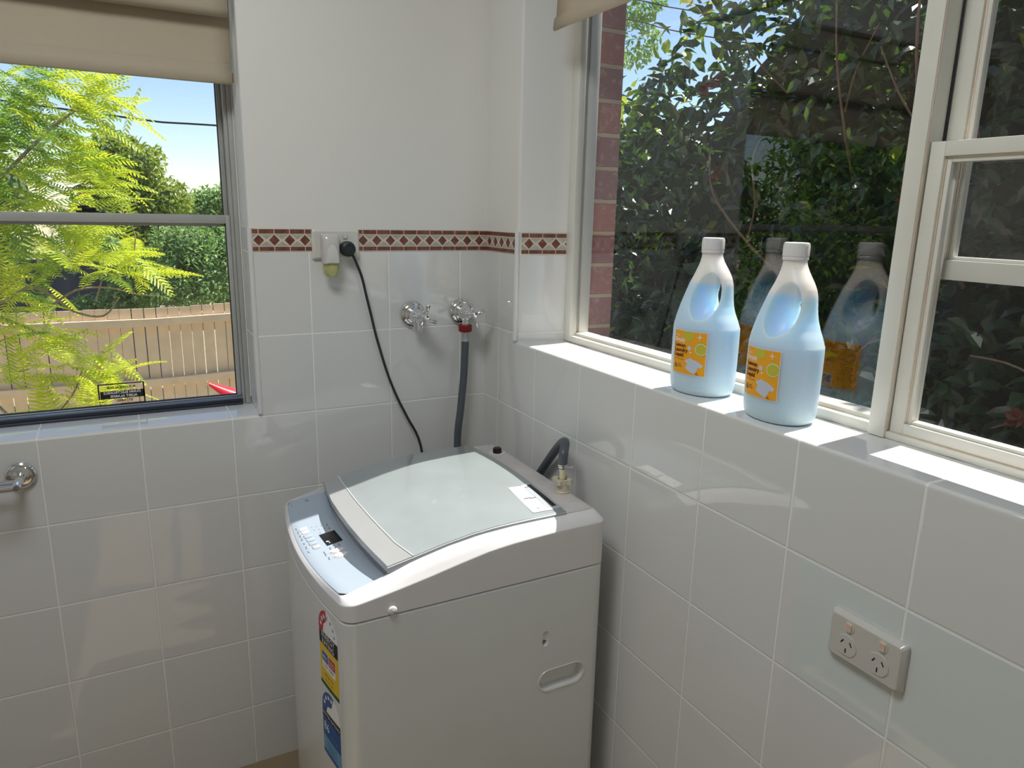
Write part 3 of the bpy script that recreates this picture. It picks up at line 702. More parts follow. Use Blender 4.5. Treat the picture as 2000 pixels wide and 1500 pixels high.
fill(es, M_redst, [(.001, .675), (.029, .675), (.029, .655), (.001, .655)], .0006)
text(es, M_paper, 'ENERGY', .016, 0, .7095, fnF, .0005); text(es, M_paper, 'RATING', .015, 0, .6955, fnF, .0005)
text(es, M_paper, '461', .014, -.0155, .664, fnF, .0008); text(es, M_paper, '222', .014, .015, .664, fnF, .0008)
text(es, M_ink, 'COLD  WARM', .007, 0, .648, fnF, .0008); text(es, M_green, 'kWh per year', .007, 0, .629, fnF, .0006); text(es, M_green, 'the more stars', .006, 0, .618, fnF, .0006)
for t in (165, 140, 116): fill(es, M_paper, star(.031*math.cos(R(t)), .722+.031*math.sin(R(t)), .0065), .0005)
for t in (90, 62, 36, 12): fill(es, M_ltblue, star(.031*math.cos(R(t)), .722+.031*math.sin(R(t)), .0045), .0005)
es.build('energy_sticker', parent=wmc, recalc=False)
ws = MB()
fill(ws, M_paper, arcpoly(0, .552, .041, 180, 0, 16)+[(.0405, .540), (A0, .540)], .0)
fill(ws, M_blue, arcpoly(0, .552, .041, 180, 70, 10)+[(.004, .566), (-.014, .560), (-.022, .544), (A0, .540)], .0002)
fill(ws, M_ink, [(A0, .544), (.0405, .547), (.0405, .531), (A0, .529)], .0003)
fill(ws, M_blue, [(A0, .530), (.0405, .531), (.0405, .487), (A0, .487)], .0002)
fill(ws, M_ltblue, [(A0, .487), (.0405, .487), (.0405, .455), (A0, .455)], .0002)
fill(ws, M_blue, [(A0, .455), (.0405, .455), (.0405, .447), (A0, .447)], .0002)
text(ws, M_paper, 'WATER RATING', .0105, 0, .5375, fnF, .0006); text(ws, M_paper, '86', .026, -.022, .510, fnF, .0006); text(ws, M_ltblue, 'litres per wash', .006, .014, .500, fnF, .0006)
for z_ in (.480, .473, .466, .459): text(ws, M_blue, 'average water use', .0058, 0, z_, fnF, .0006)
for t in (160, 132, 104, 80): fill(ws, M_paper, star(.030*math.cos(R(t)), .553+.030*math.sin(R(t)), .0065), .0005)
ws.build('water_sticker', parent=wmc, recalc=False)
# ------------------------------------------------------------------ taps, hose
def tap(loc, label, ang):
    x, z = loc
    t = thing('washing_machine_tap', label, 'tap', (x, 0, z), 'chrome cross-handle taps on the tiled wall')
    MB().lathe([(.0, .0005), (.0345, .0005), (.0352, .003), (.033, .008), (.027, .0125), (.0245, .0135), (.0235, .019), (.021, .021), (0, .021)], (x, 0, z), (0, -1, 0), 40).build('wall_flange', M_chrome, t, smooth=True, angle=50)
    b = MB().lathe([(.0, .015), (.0185, .015), (.0195, .026), (.0185, .036), (.0135, .043), (.0120, .047), (.0135, .052), (.0135, .062), (.0095, .067), (.0075, .082), (0, .082)], (x, 0, z), (0, -1, 0), 24)
    b.lathe([(0, 0), (.0088, 0), (.0088, -.026), (.0098, -.0265), (.0098, -.033), (0, -.033)], (x, -.031, z-.004), (0, 0, 1), 20)
    b.build('tap_body', M_chrome, t, smooth=True, angle=40)
    h = MB().lathe([(.0, .078), (.0085, .078), (.0105, .081), (.0105, .092), (.0085, .0955), (.004, .0965), (0, .0965)], (x, 0, z+.001), (0, -1, 0), 24)
    hd = h.build('handle_hub', M_chrome, t, smooth=True, angle=40)
    for k in range(4):
        a = R(ang+90*k); dx, dz = math.cos(a), math.sin(a)
        P0 = Vector((x, -.0865, z+.001))
        MB().tube([P0+Vector((dx, 0, dz))*r_ for r_ in (.008, .014, .0155, .020, .033, .0345, .0352)], [.0036, .0036, .0048, .0052, .0058, .0050, .0005], 14, 1).build('handle_arm', M_chrome, hd, smooth=True, angle=50)
    return t
tap((-.2137, 1.2115), 'chrome cross-handle tap with nothing connected, nearer the left window', 70)
tap((-.0745, 1.2125), 'chrome cross-handle tap with the red hose nut, beside the room corner', 20)
hs = thing('inlet_hose', 'grey rubber hose from the tap by the corner to the washing machine inlet', 'hose', (-.0745, -.031, 1.05))
hx, hy = -.0745, -.031
nut = MB()
pr_ = []
for k in range(36):
    r_ = .0172+.0012*(1 if (k//2) % 2 else 0); pr_.append((r_*math.cos(R(k*10)), r_*math.sin(R(k*10))))
nut.loft([[(hx+a*s_, hy+b*s_, z_) for a, b in pr_] for z_, s_ in ((1.162, .9), (1.164, 1), (1.179, 1), (1.1815, .9))])
nut.build('red_nut', M_red, hs, smooth=True, angle=25)
MB().lathe([(0, 0), (.0095, 0), (.0105, -.004), (.0088, -.010), (.0085, -.022), (.0098, -.024), (.0098, -.029), (0, -.029)], (hx, hy, 1.162), n=20).build('crimp', mat('zinc', lin((190, 192, 192)), .3, metal=.7), hs, smooth=True)
MB().tube([(hx, hy, 1.135), (hx-.002, hy-.002, 1.10), (hx-.006, hy-.005, 1.04), (hx-.017, hy-.010, .95), (hx-.027, hy-.012, .86), (-.098, -.05, .72), (-.075, -.055, .58), (-.04, -.07, .52), (-.020, -.13, .55), (-.0165, -.22, .66), (-.0165, -.31, .80), (-.019, -.39, .895), (-.032, -.462, .960), (-.056, -.523, .9905), (-.075, -.550, .978), (-.079, -.5545, .962), (-.079, -.5545, .9455)], .0102, 16, 8).build('hose_tube', M_hose, hs, smooth=True)
MB().mat(M_chrome).lathe([(.0098, 0), (.0108, .001), (.0108, .003), (.0098, .004), (.0108, .005), (.0108, .007), (.0098, .008)], (-.079, -.5545, .9455), n=20).tube([(-.072, -.566, .9495), (-.064, -.573, .9495)], .0022, 8, 1).build('hose_clamp', parent=hs, smooth=True)
# ------------------------------------------------------------------ power points
def slot(mb, fn, cx_, cz_, w_, h_, ang, d):
    c, s_ = math.cos(R(ang)), math.sin(R(ang))
    mb.mat(M_black).prism([(cx_+x*c-y*s_, cz_+x*s_+y*c) for x, y in ((-w_/2, -h_/2), (w_/2, -h_/2), (w_/2, h_/2), (-w_/2, h_/2))], fn, d-.0002, d+.00025)
def gpo(name, label, loc, fn, m, socks, switches, th=.0095, mark=True):
    t = thing(name, label, 'power point', loc)
    mb = MB(); o_ = rrect(.117, .073, .005); mid = rrect(.1165, .0725, .005); i_ = rrect(.107, .063, .004)
    def rg_(pl, d): return [fn(a, b, d) for a, b in pl]
    mb.loft([rg_(o_, .0003), rg_(mid, th*.55), rg_(i_, th)], True, True)
    pl = mb.build('wall_plate', m, t, smooth=True, angle=25, bevel=.0008)
    for a, b in socks:
        s_ = MB().mat(m); rp = [(a+.0165*math.cos(R(k)), b+max(-.0155, .0165*math.sin(R(k)))) for k in range(0, 360, 12)]
        s_.loft([rg_(rp, th-.0002), rg_([(a+(x-a)*.97, b+(y-b)*.97) for x, y in rp], th+.0012)], True, True)
        d = th+.0012
        slot(s_, fn, a-.0068, b+.0045, .0018, .0068, -32, d); slot(s_, fn, a+.0068, b+.0045, .0018, .0068, 32, d); slot(s_, fn, a, b-.0078, .0018, .0070, 0, d)
        s_.build('socket', parent=pl, smooth=True, angle=30)
    for a, b in switches:
        s_ = MB().mat(M_ivory).prism([(a+.0078*math.cos(R(k)), b+.0092*math.sin(R(k))) for k in range(0, 360, 15)], fn, th-.0002, th+.0008)
        s_.mat(m).loft([rg_([(a+x, b+y) for x, y in rrect(.0098, .0140, .003)], th+.0006), rg_([(a+x, b+y) for x, y in rrect(.0085, .0125, .003)], th+.003)])
        if mark: s_.mat(M_orange).prism([(a+x, b+.0030+y) for x, y in rrect(.0075, .0048, .0015)], fn, th+.0029, th+.0032)
        s_.build('rocker_switch', parent=pl, smooth=True, angle=30)
    return t
gpo('power_point', 'white double power point on the right wall below the window sill', (0, -1.2445, .893), lambda a, b, d: (-d, -1.2445-a, .893+b), M_gpo, [(-.0255, -.0085), (.0245, -.0085)], [(-.0245, .0205), (.0275, .0205)], .012)
gpo('power_point', 'pale double power point in the patterned border beside the left window', (-.4125, 0, 1.3935), lambda a, b, d: (-.4125+a, -d, 1.3935+b), M_gpoL, [(-.026, -.008), (.026, -.008)], [(.022, .021)], .009, False)
# air freshener
af = thing('air_freshener', 'white plug-in air freshener with a yellow-green refill in the power point', 'air freshener', (-.441, -.02, 1.37))
b_ = MB(); rings = []
ax = -.434
for z_, w_, d_ in ((1.3485, .038, .036), (1.3500, .041, .040), (1.372, .0425, .043), (1.395, .043, .042), (1.408, .044, .040), (1.417, .0435, .036), (1.4195, .040, .032)):
    rings.append([(ax+w_/2*math.copysign(abs(math.cos(a))**.7, math.cos(a)), -.0115-d_/2+d_/2*math.copysign(abs(math.sin(a))**.7, math.sin(a)), z_) for a in [2*math.pi*k/28 for k in range(28)]])
b_.loft(rings).build('housing', M_gpo, af, smooth=True, angle=50)
ft = MB(); 
fr_ = []
for k in range(9):
    t = k/8; a_ = -.016+.032*t; zt_ = 1.400-.012*abs(math.sin(math.pi*t))*0-.016*(2*t-1)**2*0
    fr_.append((ax+a_, 1.352+.044*math.sqrt(max(0, 1-(2*t-1)**2))))
ft.prism([(ax-.016, 1.352)]+fr_[1:-1]+[(ax+.016, 1.352)], lambda a, z_, d: (a, -.0545-d+.35*abs(a-ax)*.3, z_), 0, .0018)
ft.build('front_petal', M_gpoL, af, bevel=.0006)
rf = MB(); rings = []
for z_, r_ in ((1.349, .0185), (1.346, .0190), (1.336, .0188), (1.332, .0180), (1.322, .0150), (1.3185, .0125)):
    rings.append([(ax+.0015+r_*(1+.05*math.cos(6*a))*math.cos(a), -.033+.8*r_*(1+.05*math.cos(6*a))*math.sin(a), z_) for a in [2*math.pi*k/36 for k in range(36)]])
M_oil = mat('yellow_green_oil', lin((224, 226, 150)), .05, trans=.3, noise_amt=.25, noise_scale=120)
rf.loft(rings).build('oil_refill', M_oil, af, smooth=True, angle=40)
# plug and lead
pc = bpy.data.objects.new('power_cord', None); COL.objects.link(pc); pc.location = (-.3855, -.02, 1.38); attach(pc, wmc); pc['label'] = 'dark grey plug and lead'
px, pz = -.3885, 1.3835
MB().lathe([(.0, .0095), (.0165, .0095), (.0185, .012), (.0188, .026), (.0172, .033), (.0125, .0365), (.012, .0355), (.0085, .0355), (.008, .037), (0, .037)], (px, -.001, pz), (0, -1, 0), 32).build('plug', M_cord, pc, smooth=True, angle=40)
MB().tube([(px+.006, -.026, pz-.010), (-.376, -.0265, 1.366), (-.3660, -.024, 1.344), (-.3545, -.022, 1.314), (-.3435, -.020, 1.266), (-.3330, -.018, 1.222), (-.3215, -.017, 1.170), (-.3110, -.017, 1.130), (-.297, -.017, 1.080), (-.2810, -.017, 1.032), (-.262, -.018, .985), (-.2390, -.02, .936), (-.2030, -.022, .854), (-.19, -.03, .70), (-.20, -.06, .45), (-.2, -.08, .2), (-.22, -.10, .05)], [.0058]+[.0034]*16, 10, 5).build('lead', M_cord, pc, smooth=True)
# ------------------------------------------------------------------ towel rail
tr = thing('towel_rail', 'chrome double towel rail on the tiled wall below the left window', 'towel rail', (-1.1155, 0, .900))
MB().lathe([(0, .0005), (.0285, .0005), (.0300, .003), (.0295, .007), (.0265, .009), (.0240, .0085), (.0135, .0095), (.0105, .012), (0, .012)], (-1.1155, 0, .9005), (0, -1, 0), 40).build('wall_plate', M_chrome, tr, smooth=True, angle=40)
MB().tube([(-1.1155, -.008, .9005), (-1.1155, -.082, .9005), (-1.1155, -.086, .9005)], [.0095, .0085, .006], 20, 1).build('arm', M_chrome, tr, smooth=True, angle=40)
for y_ in (-.045, -.078):
    MB().tube([(-1.106 if y_ < -.06 else -1.113, y_, .9), (-1.85, y_, .9)], .0068 if y_ > -.06 else .0076, 16, 1).build('rail_bar', M_chrome, tr, smooth=True)
MB().lathe([(0, .0005), (.0285, .0005), (.0295, .007), (.0105, .012), (.0095, .082), (0, .084)], (-1.85, 0, .9005), (0, -1, 0), 24).build('far_bracket', M_chrome, tr, smooth=True, angle=40)
# ------------------------------------------------------------------ laundry liquid bottles
def bottle_material():
    m = bpy.data.materials.new('milky_bottle'); m.use_nodes = True; t = NT(m); b = m.node_tree.nodes['Principled BSDF']; out = m.node_tree.nodes['Material Output']
    tc = t.new('ShaderNodeTexCoord'); sp = t.new('ShaderNodeSeparateXYZ'); t.link(tc.outputs['Object'], sp.inputs[0])
    k = t.step(sp.outputs[2], .198, .212)
    t.link(t.mix(k, lin((206, 229, 247)), lin((244, 237, 228))), b.inputs['Base Color'])
    b.inputs['Roughness'].default_value = .36; b.inputs['Specular IOR Level'].default_value = .4
    b.inputs['Subsurface Weight'].default_value = .92; b.inputs['Subsurface Scale'].default_value = .030
    b.inputs['Subsurface Radius'].default_value = (.62, 1.0, 1.5)
    return m
M_bottle = bottle_material()
ZP = [  # z, half depth x, +y extent, -y extent
 (0, .040, .050, .050), (.0015, .044, .0545, .0545), (.005, .0475, .0585, .0585), (.010, .0495, .0605, .0605), (.022, .0510, .0620, .0620), (.0232, .0497, .0607, .0607), (.0244, .0510, .0622, .0622), (.060, .0515, .0628, .0628), (.100, .0515, .0630, .0630),
 (.126, .0512, .0627, .0625), (.1275, .0502, .0617, .0612), (.129, .0507, .0620, .0608), (.140, .0490, .0592, .0562), (.152, .0465, .0556, .0500), (.165, .0432, .0518, .0462), (.178, .0395, .0476, .0450), (.190, .0360, .0435, .0448), (.205, .0315, .0382, .0442), (.216, .0280, .0330, .0420),
 (.226, .0248, .0285, .0370), (.236, .0220, .0240, .0300), (.246, .0198, .0204, .0232), (.254, .0186, .0188, .0194), (.262, .0180, .0180, .0180)]
def bt(z):
    for p, q_ in zip(ZP, ZP[1:]):
        if z <= q_[0]:
            t = (z-p[0])/(q_[0]-p[0]); return [p[i]+(q_[i]-p[i])*t for i in (1, 2, 3)]
    return list(ZP[-1][1:])
def bpt(z, ang, grow=0):
    A, yl, yr = bt(z); c, s_ = math.cos(ang), math.sin(ang); e = .93 if z < .2 else .93+.07*min(1, (z-.2)/.05)
    yc, hw = (yl-yr)/2, (yl+yr)/2
    return ((A+grow)*math.copysign(abs(s_)**e, s_), yc+(hw+grow)*math.copysign(abs(c)**e, c), z)
def make_bottle(loc, rz, label):
    t = thing('detergent_bottle', label, 'bottle', (0, 0, 0), 'laundry liquid bottles on the window sill')
    NB = 64; zs = sorted(set([p[0] for p in ZP]+[.26*k/60 for k in range(61)]))
    rings = [[bpt(z, 2*math.pi*k/NB) for k in range(NB)] for z in zs]
    o = MB().loft(rings).build('bottle_body', M_bottle, t)
    cs = []
    def ell(c, r_, rot=0):
        mb = MB(); rr = []
        for i in range(1, 20):
            a = math.pi*i/20; rr.append([(math.sin(a)*math.cos(2*math.pi*k/32), math.sin(a)*math.sin(2*math.pi*k/32), -math.cos(a)) for k in range(32)])
        mb.loft(rr)
        q_ = Matrix.Rotation(rot, 3, 'X')
        mb.v = [tuple(Vector(c)+q_ @ Vector((x*r_[0], y*r_[1], z*r_[2]))) for x, y, z in mb.v]
        cs.append(mb.build('c'))
    for sx in (1, -1): ell((sx*.0370, -.0160, .1850), (.0330, .0275, .0470), R(10))
    ell((0, -.0255, .190), (.06, .0075, .0320), R(2))
    for c in cs:
        md = o.modifiers.new('b', 'BOOLEAN'); md.operation = 'DIFFERENCE'; md.object = c; md.solver = 'EXACT'
    rm = o.modifiers.new('r', 'REMESH'); rm.mode = 'VOXEL'; rm.voxel_size = .0014; rm.use_smooth_shade = True
    sm = o.modifiers.new('s', 'SMOOTH'); sm.factor = .5; sm.iterations = 5
    bake(o); o.data.shade_smooth()
    if not o.data.materials: o.data.materials.append(M_bottle)
    for c in cs: bpy.data.objects.remove(c)
    cp = MB(); n = 72
    def cr(r_, z_, rib=0): return [((r_+rib*(k % 2))*math.cos(2*math.pi*k/n), (r_+rib*(k % 2))*math.sin(2*math.pi*k/n), z_) for k in range(n)]
    cp.loft([cr(.0175, .2600), cr(.0198, .2602), cr(.0200, .2640), cr(.0192, .2652), cr(.0198, .2664, .0005), cr(.0198, .2835, .0005), cr(.0190, .2868), cr(.0170, .2876)])
    cp.build('cap', M_whitep, t, smooth=True, angle=30)
    # front label facing -x, back label facing +x
    def lfn(sgn, yc0):
        def f(a, b, d):
            z = .080+b; A, yl, yr = bt(z); e = .93; hw = (yl+yr)/2; yc = (yl-yr)/2
            y = yc0-a if sgn < 0 else yc0+a
            c = max(-1, min(1, (y-yc)/hw)); cc = abs(c)**(1/e); x = A*(max(0, 1-cc*cc))**(.5*e)
            return (sgn*(x+.0009+d), y, z)
        return f
    def grid(mb, m, fn, a0, b0, a1, b1_, d, k=16):
        mb.mat(m); mb.loft([[fn(a0+(a1-a0)*i/k, b0+(b1_-b0)*j/6, d) for j in range(7)] for i in range(k+1)], False, False)
    def poly(mb, m, fn, pts, d, k=8): 
        mb.mat(m); a0, a1 = min(p[0] for p in pts), max(p[0] for p in pts)
        for i in range(k):
            q_ = pts
            for lim, sg in ((a0+(a1-a0)*i/k, 1), (a0+(a1-a0)*(i+1)/k, -1)):
                out = []
                for j in range(len(q_)):
                    p, r_ = q_[j], q_[(j+1) % len(q_)]; ip = (p[0]-lim)*sg >= -1e-9; ir = (r_[0]-lim)*sg >= -1e-9
                    if ip: out.append(p)
                    if ip != ir: tt = (lim-p[0])/(r_[0]-p[0]); out.append((lim, p[1]+tt*(r_[1]-p[1])))
                q_ = out
                if len(q_) < 3: break
            if len(q_) >= 3: mb.face([fn(a, b, d) for a, b in q_])
    circ = lambda x, y, r_: [(x+r_*math.cos(R(k*18)), y+r_*math.sin(R(k*18))) for k in range(20)]
    f1_ = lfn(-1, 0); lb = MB(); hw_, hh_ = .035, .0395
    grid(lb, M_lblwhite, f1_, -hw_-.001, -hh_-.001, hw_+.001, hh_+.001, 0); grid(lb, M_lbl, f1_, -hw_, -hh_, hw_, hh_, .0003)
    clip1 = lambda pts: [(max(-hw_, min(hw_, x)), max(-hh_, min(hh_, y))) for x, y in pts]
    poly(lb, M_lemon, f1_, clip1(circ(-.000, .033, .0105)), .0006); poly(lb, M_lemon, f1_, clip1(circ(.026, .0095, .0125)), .0006); 
    for r_, m_ in ((.0108, M_lblwhite), (.0098, M_lemon)): poly(lb, m_, f1_, clip1(circ(.026, .0095, r_)), .0008 if r_ > .01 else .001)
    poly(lb, M_shirt, f1_, circ(.0035, .009, .0042), .0006); poly(lb, M_lblwhite, f1_, circ(.0065, .0015, .0016), .0006)
    poly(lb, M_lblwhite, f1_, [(.023, .031), (.0242, .0322), (.023, .038), (.0218, .0322)], .0008); poly(lb, M_lblwhite, f1_, [(.017, .0315), (.023, .0305), (.029, .0315), (.023, .0325)], .0008); poly(lb, M_lblwhite, f1_, [(.023, .025), (.0242, .031), (.023, .032), (.0218, .031)], .0008)
    poly(lb, M_shirt, f1_, [(.002, -.011), (.008, -.008), (.013, -.011), (.020, -.012), (.032, -.020), (.028, -.026), (.024, -.024), (.019, -.036), (.014, -.0375), (-.003, -.029), (.001, -.020), (-.003, -.018), (-.004, -.014)], .0006)
    poly(lb, M_green, f1_, [(-.031, -.030), (-.023, -.030), (-.027, -.020)], .0007); poly(lb, M_yel, f1_, [(-.0285, -.029), (-.0255, -.029), (-.027, -.025)], .0009)
    text(lb, M_lblwhite, 'coles', .0050, -.031, .0305, f1_, .0006, 'LEFT'); text(lb, M_lblwhite, 'Simply', .0098, -.032, .0225, f1_, .0006, 'LEFT', bold=.0003)
    for tx, b in (('Lemon', .0125), ('Laundry', .0035), ('Liquid', -.0055)): text(lb, M_lblink, tx, .0100, -.0325, b, f1_, .0008, 'LEFT', bold=.0003)
    text(lb, M_lblink, 'Front & Top Loader', .0030, -.032, -.0135, f1_, .0006, 'LEFT'); text(lb, M_lblink, 'GREY\nWATER', .0038, -.017, -.0255, f1_, .0006); text(lb, M_lblink, '2L', .0060, .022, -.0365, f1_, .0008)
    lb.build('front_label', parent=t, recalc=False)
    f2_ = lfn(1, 0); bb = MB()
    grid(bb, M_lblwhite, f2_, -hw_-.001, -hh_-.001, hw_+.001, hh_+.001, 0); grid(bb, M_lbl, f2_, -hw_, -hh_, hw_, hh_, .0003)
    grid(bb, M_paper, f2_, .008, -.036, .030, -.018, .0006, 6)
    x_ = .010
    rnd = random.Random(5)
    while x_ < .0275:
        w_ = rnd.choice((.0005, .0008, .0012)); grid(bb, M_ink, f2_, x_, -.034, x_+w_, -.0195, .0009, 1); x_ += w_+rnd.choice((.0005, .0008, .0010))
    for k, b in enumerate((.034, .031, .028, .0225, .0195, .016)): text(bb, M_lblink, 'directions for use in wash' if k % 2 else 'keep out of reach', .0028, .018, b, f2_, .0006)
    text(bb, M_lblink, 'IMPORTANT INFORMATION FOR SENSITIVE SKIN', .0028, 0, .0115, f2_, .0006); text(bb, M_ink, 'LEMON', .0058, .017, .006, f2_, .0006); text(bb, M_ink, '2 L', .0052, .014, -.001, f2_, .0006)
    for k in range(16): text(bb, M_lblink, ('water softener and fragrance', 'ingredients include soap', 'dose for full load')[k % 3], .0026, -.018, .034-.0044*k+(-.004 if k > 4 else 0), f2_, .0006)
    bb.build('back_label', parent=t, recalc=False)
    q = MB(); f3 = lambda a, b, d: (bpt(.028, math.pi/2)[0]*math.sqrt(max(0, 1-((a)/.066)**2))+.0006, a, .030+b)
    text(q, M_cord, '1234 08 2024 17', .0048, 0, 0, f3, 0); q.build('batch_stamp', parent=t, recalc=False)
    t.location = loc; t.rotation_euler = (0, 0, rz); t['label'] = label
    return t
def copy_tree(o, parent=None):
    c = o.copy(); COL.objects.link(c)
    if parent: c.parent = parent
    for ch in list(o.children): copy_tree(ch, c)
    return c
bA = make_bottle((.0745, -.792, SZ+.0006), R(12), 'white and blue laundry liquid bottle on the sill, farther from the camera')
bB = copy_tree(bA); bB.location = (.0660, -.9870, SZ+.0006); bB.rotation_euler = (0, 0, R(-3))
bB['label'] = 'white and blue laundry liquid bottle on the sill, nearest the window mullion'
# ------------------------------------------------------------------ added ceiling fill lamp, out of view, to brighten the room
cl = thing('added_ceiling_fill', 'round white light added under the ceiling, out of view, as fill', 'added fill light', (-1.0, -1.05, CE))
MB().lathe([(0, 0), (.31, 0), (.31, -.03), (.30, -.035), (0, -.035)], (-1.0, -1.05, CE), n=40).build('fill_lamp_base', M_whitep, cl, smooth=True, angle=40)
MB().lathe([(.293, -.0352), (.285, -.05), (.24, -.078), (.15, -.100), (0, -.108)], (-1.0, -1.05, CE), n=40, caps=False).build('fill_lamp_shade', mat('fill_lamp_glow', (1, 1, 1, 1), .4, emit=(.93, .975, 1, 1), estr=FILL_STRENGTH), cl, smooth=True)
#OUTSIDE
# ------------------------------------------------------------------ outside
def leafmat(name, c1, c2, rough, tr, trc, spec=.5):
    m = bpy.data.materials.new(name); m.use_nodes = True; t = NT(m); b = m.node_tree.nodes['Principled BSDF']; out = m.node_tree.nodes['Material Output']
    g = t.new('ShaderNodeNewGeometry')
    k = g.outputs['Random Per Island']
    t.link(t.mix(k, lin(c1), lin(c2)), b.inputs['Base Color']); b.inputs['Roughness'].default_value = rough; b.inputs['Specular IOR Level'].default_value = spec
    tl = t.new('ShaderNodeBsdfTranslucent'); t.link(t.mix(k, lin(trc), lin(tuple(min(255, int(v*1.15)) for v in trc))), tl.inputs[0])
    ms = t.new('ShaderNodeMixShader'); ms.inputs[0].default_value = tr; t.link(b.outputs[0], ms.inputs[1]); t.link(tl.outputs[0], ms.inputs[2]); t.link(ms.outputs[0], out.inputs[0])
    return m
M_cam = leafmat('camellia_leaf', (30, 50, 42), (62, 88, 60), .30, .14, (110, 160, 50), .7)
M_cam_y = leafmat('camellia_leaf_yellow', (112, 150, 40), (190, 190, 60), .35, .35, (200, 220, 60))  # yellow-green leaves, commoner towards the hedge top
M_camcore = mat('camellia_core_dark', lin((16, 22, 16)), .9)
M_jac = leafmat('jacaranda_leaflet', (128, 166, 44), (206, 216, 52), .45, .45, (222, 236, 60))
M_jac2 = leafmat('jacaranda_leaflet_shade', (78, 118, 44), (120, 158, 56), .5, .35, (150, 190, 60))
M_shr = leafmat('shrub_leaf', (96, 134, 84), (164, 188, 128), .5, .3, (160, 196, 96))
M_shr2 = leafmat('dark_tree_leaf', (84, 116, 50), (158, 172, 78), .55, .3, (176, 192, 70))
M_bark = mat('grey_brown_bark', lin((178, 158, 142)), .85, noise_amt=.35, noise_scale=30)
M_fence = mat('tan_painted_paling', lin((240, 214, 182)), .8, noise_amt=.16, noise_scale=7)
M_ground = mat('pale_bounce_ground', lin((186, 176, 150)), .95, noise_amt=.4, noise_scale=5)  # ground lightened to bounce light onto the fence and indoors
GZ = -1.0
tag(MB().box((-14, .3, GZ-.1), (14, 24, GZ)).build('garden_ground', M_ground), 'bare pale garden ground stretching from the house to the trees', 'ground')['kind'] = 'structure'
tag(MB().box((.3, -10, GZ-.1), (14, .3, GZ)).build('side_ground', M_ground), 'bare ground under the dark hedge', 'ground')['kind'] = 'structure'
def leaf(mb, p, d, up, ln, wd, fold=.25, curl=.12):
    d = d.normalized(); s_ = d.cross(up)
    if s_.length < 1e-4: s_ = d.orthogonal()
    s_.normalize(); n_ = s_.cross(d).normalized()
    a = [p, p+d*ln*.3-n_*curl*ln*.1, p+d*ln*.65-n_*curl*ln*.35, p+d*ln-n_*curl*ln]
    f = n_*wd*fold
    vs = [a[0], a[1], a[2], a[3], a[1]+s_*wd*.5+f, a[2]+s_*wd*.42+f, a[1]-s_*wd*.5+f, a[2]-s_*wd*.42+f]
    mb.add(vs, [(0, 1, 4), (1, 2, 5, 4), (2, 3, 5), (0, 6, 1), (1, 6, 7, 2), (2, 7, 3)])
def rv(r_=random): 
    while 1:
        v = Vector((r_.uniform(-1, 1), r_.uniform(-1, 1), r_.uniform(-1, 1)))
        if .05 < v.length < 1: return v.normalized()
# camellia hedge outside the right window
hd = thing('camellia_hedge', 'dense dark glossy camellia hedge growing outside the right window', 'hedge', (1.7, -.6, GZ))
rn = random.Random(11)
def hedge_top(y):
    t = min(1, max(0, (1.10-y)/1.1)); return 2.04+.75*t**.9+.10*math.sin(y*5.1)+.06*math.sin(y*11)
def hedge_front(y, z):
    return 1.12+.13*noise.noise(Vector((y*1.7, z*1.7, 0)))+.10*noise.noise(Vector((y*4, z*4, 3)))+max(0, (z-hedge_top(y)+.5))**2*.6
fol = MB().mat(M_cam)
for k in range(27000):
    y = rn.uniform(-3.4, 3.2); z = rn.uniform(.2, 2.95)
    if z > hedge_top(y)+rn.gauss(0, .03): continue
    dp = rn.random()**1.6*.48
    x = hedge_front(y, z)+dp
    if noise.noise(Vector((x*2.6, y*2.6, z*2.6+5))) > .33 and dp > .1: continue
    d = (rv(rn)+Vector((-.55, 0, .12))).normalized(); up = (rv(rn)*.7+Vector((-.55, 0, .9))).normalized()
    yg = rn.random() < (.008+.30*max(0, z-hedge_top(y)+.30)/.3)
    fol.mat(M_cam_y if yg else M_cam); leaf(fol, Vector((x, y, z)), d, up, rn.uniform(.056, .092), rn.uniform(.030, .046), .18, .16)
fol.build('foliage', parent=hd, recalc=False)
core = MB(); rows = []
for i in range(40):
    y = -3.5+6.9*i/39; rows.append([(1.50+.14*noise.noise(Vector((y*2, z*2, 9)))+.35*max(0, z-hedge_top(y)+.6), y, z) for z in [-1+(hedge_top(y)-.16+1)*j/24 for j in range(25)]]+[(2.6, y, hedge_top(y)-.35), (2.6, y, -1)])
core.loft(rows, True, True); core.build('shade_core', M_camcore, hd, smooth=True)  # solid near-black core stops light leaks; inner shade put into its colour
def branch(parent, pts, r0, r1, m=M_bark, name='branch'):
    n = len(pts); return MB().tube(pts, [r0+(r1-r0)*i/(n-1) for i in range(n)], 7, 4).build(name, m, parent, smooth=True)
M_twig = mat('camellia_twig', lin((134, 116, 92)), .7, noise_amt=.3, noise_scale=60)
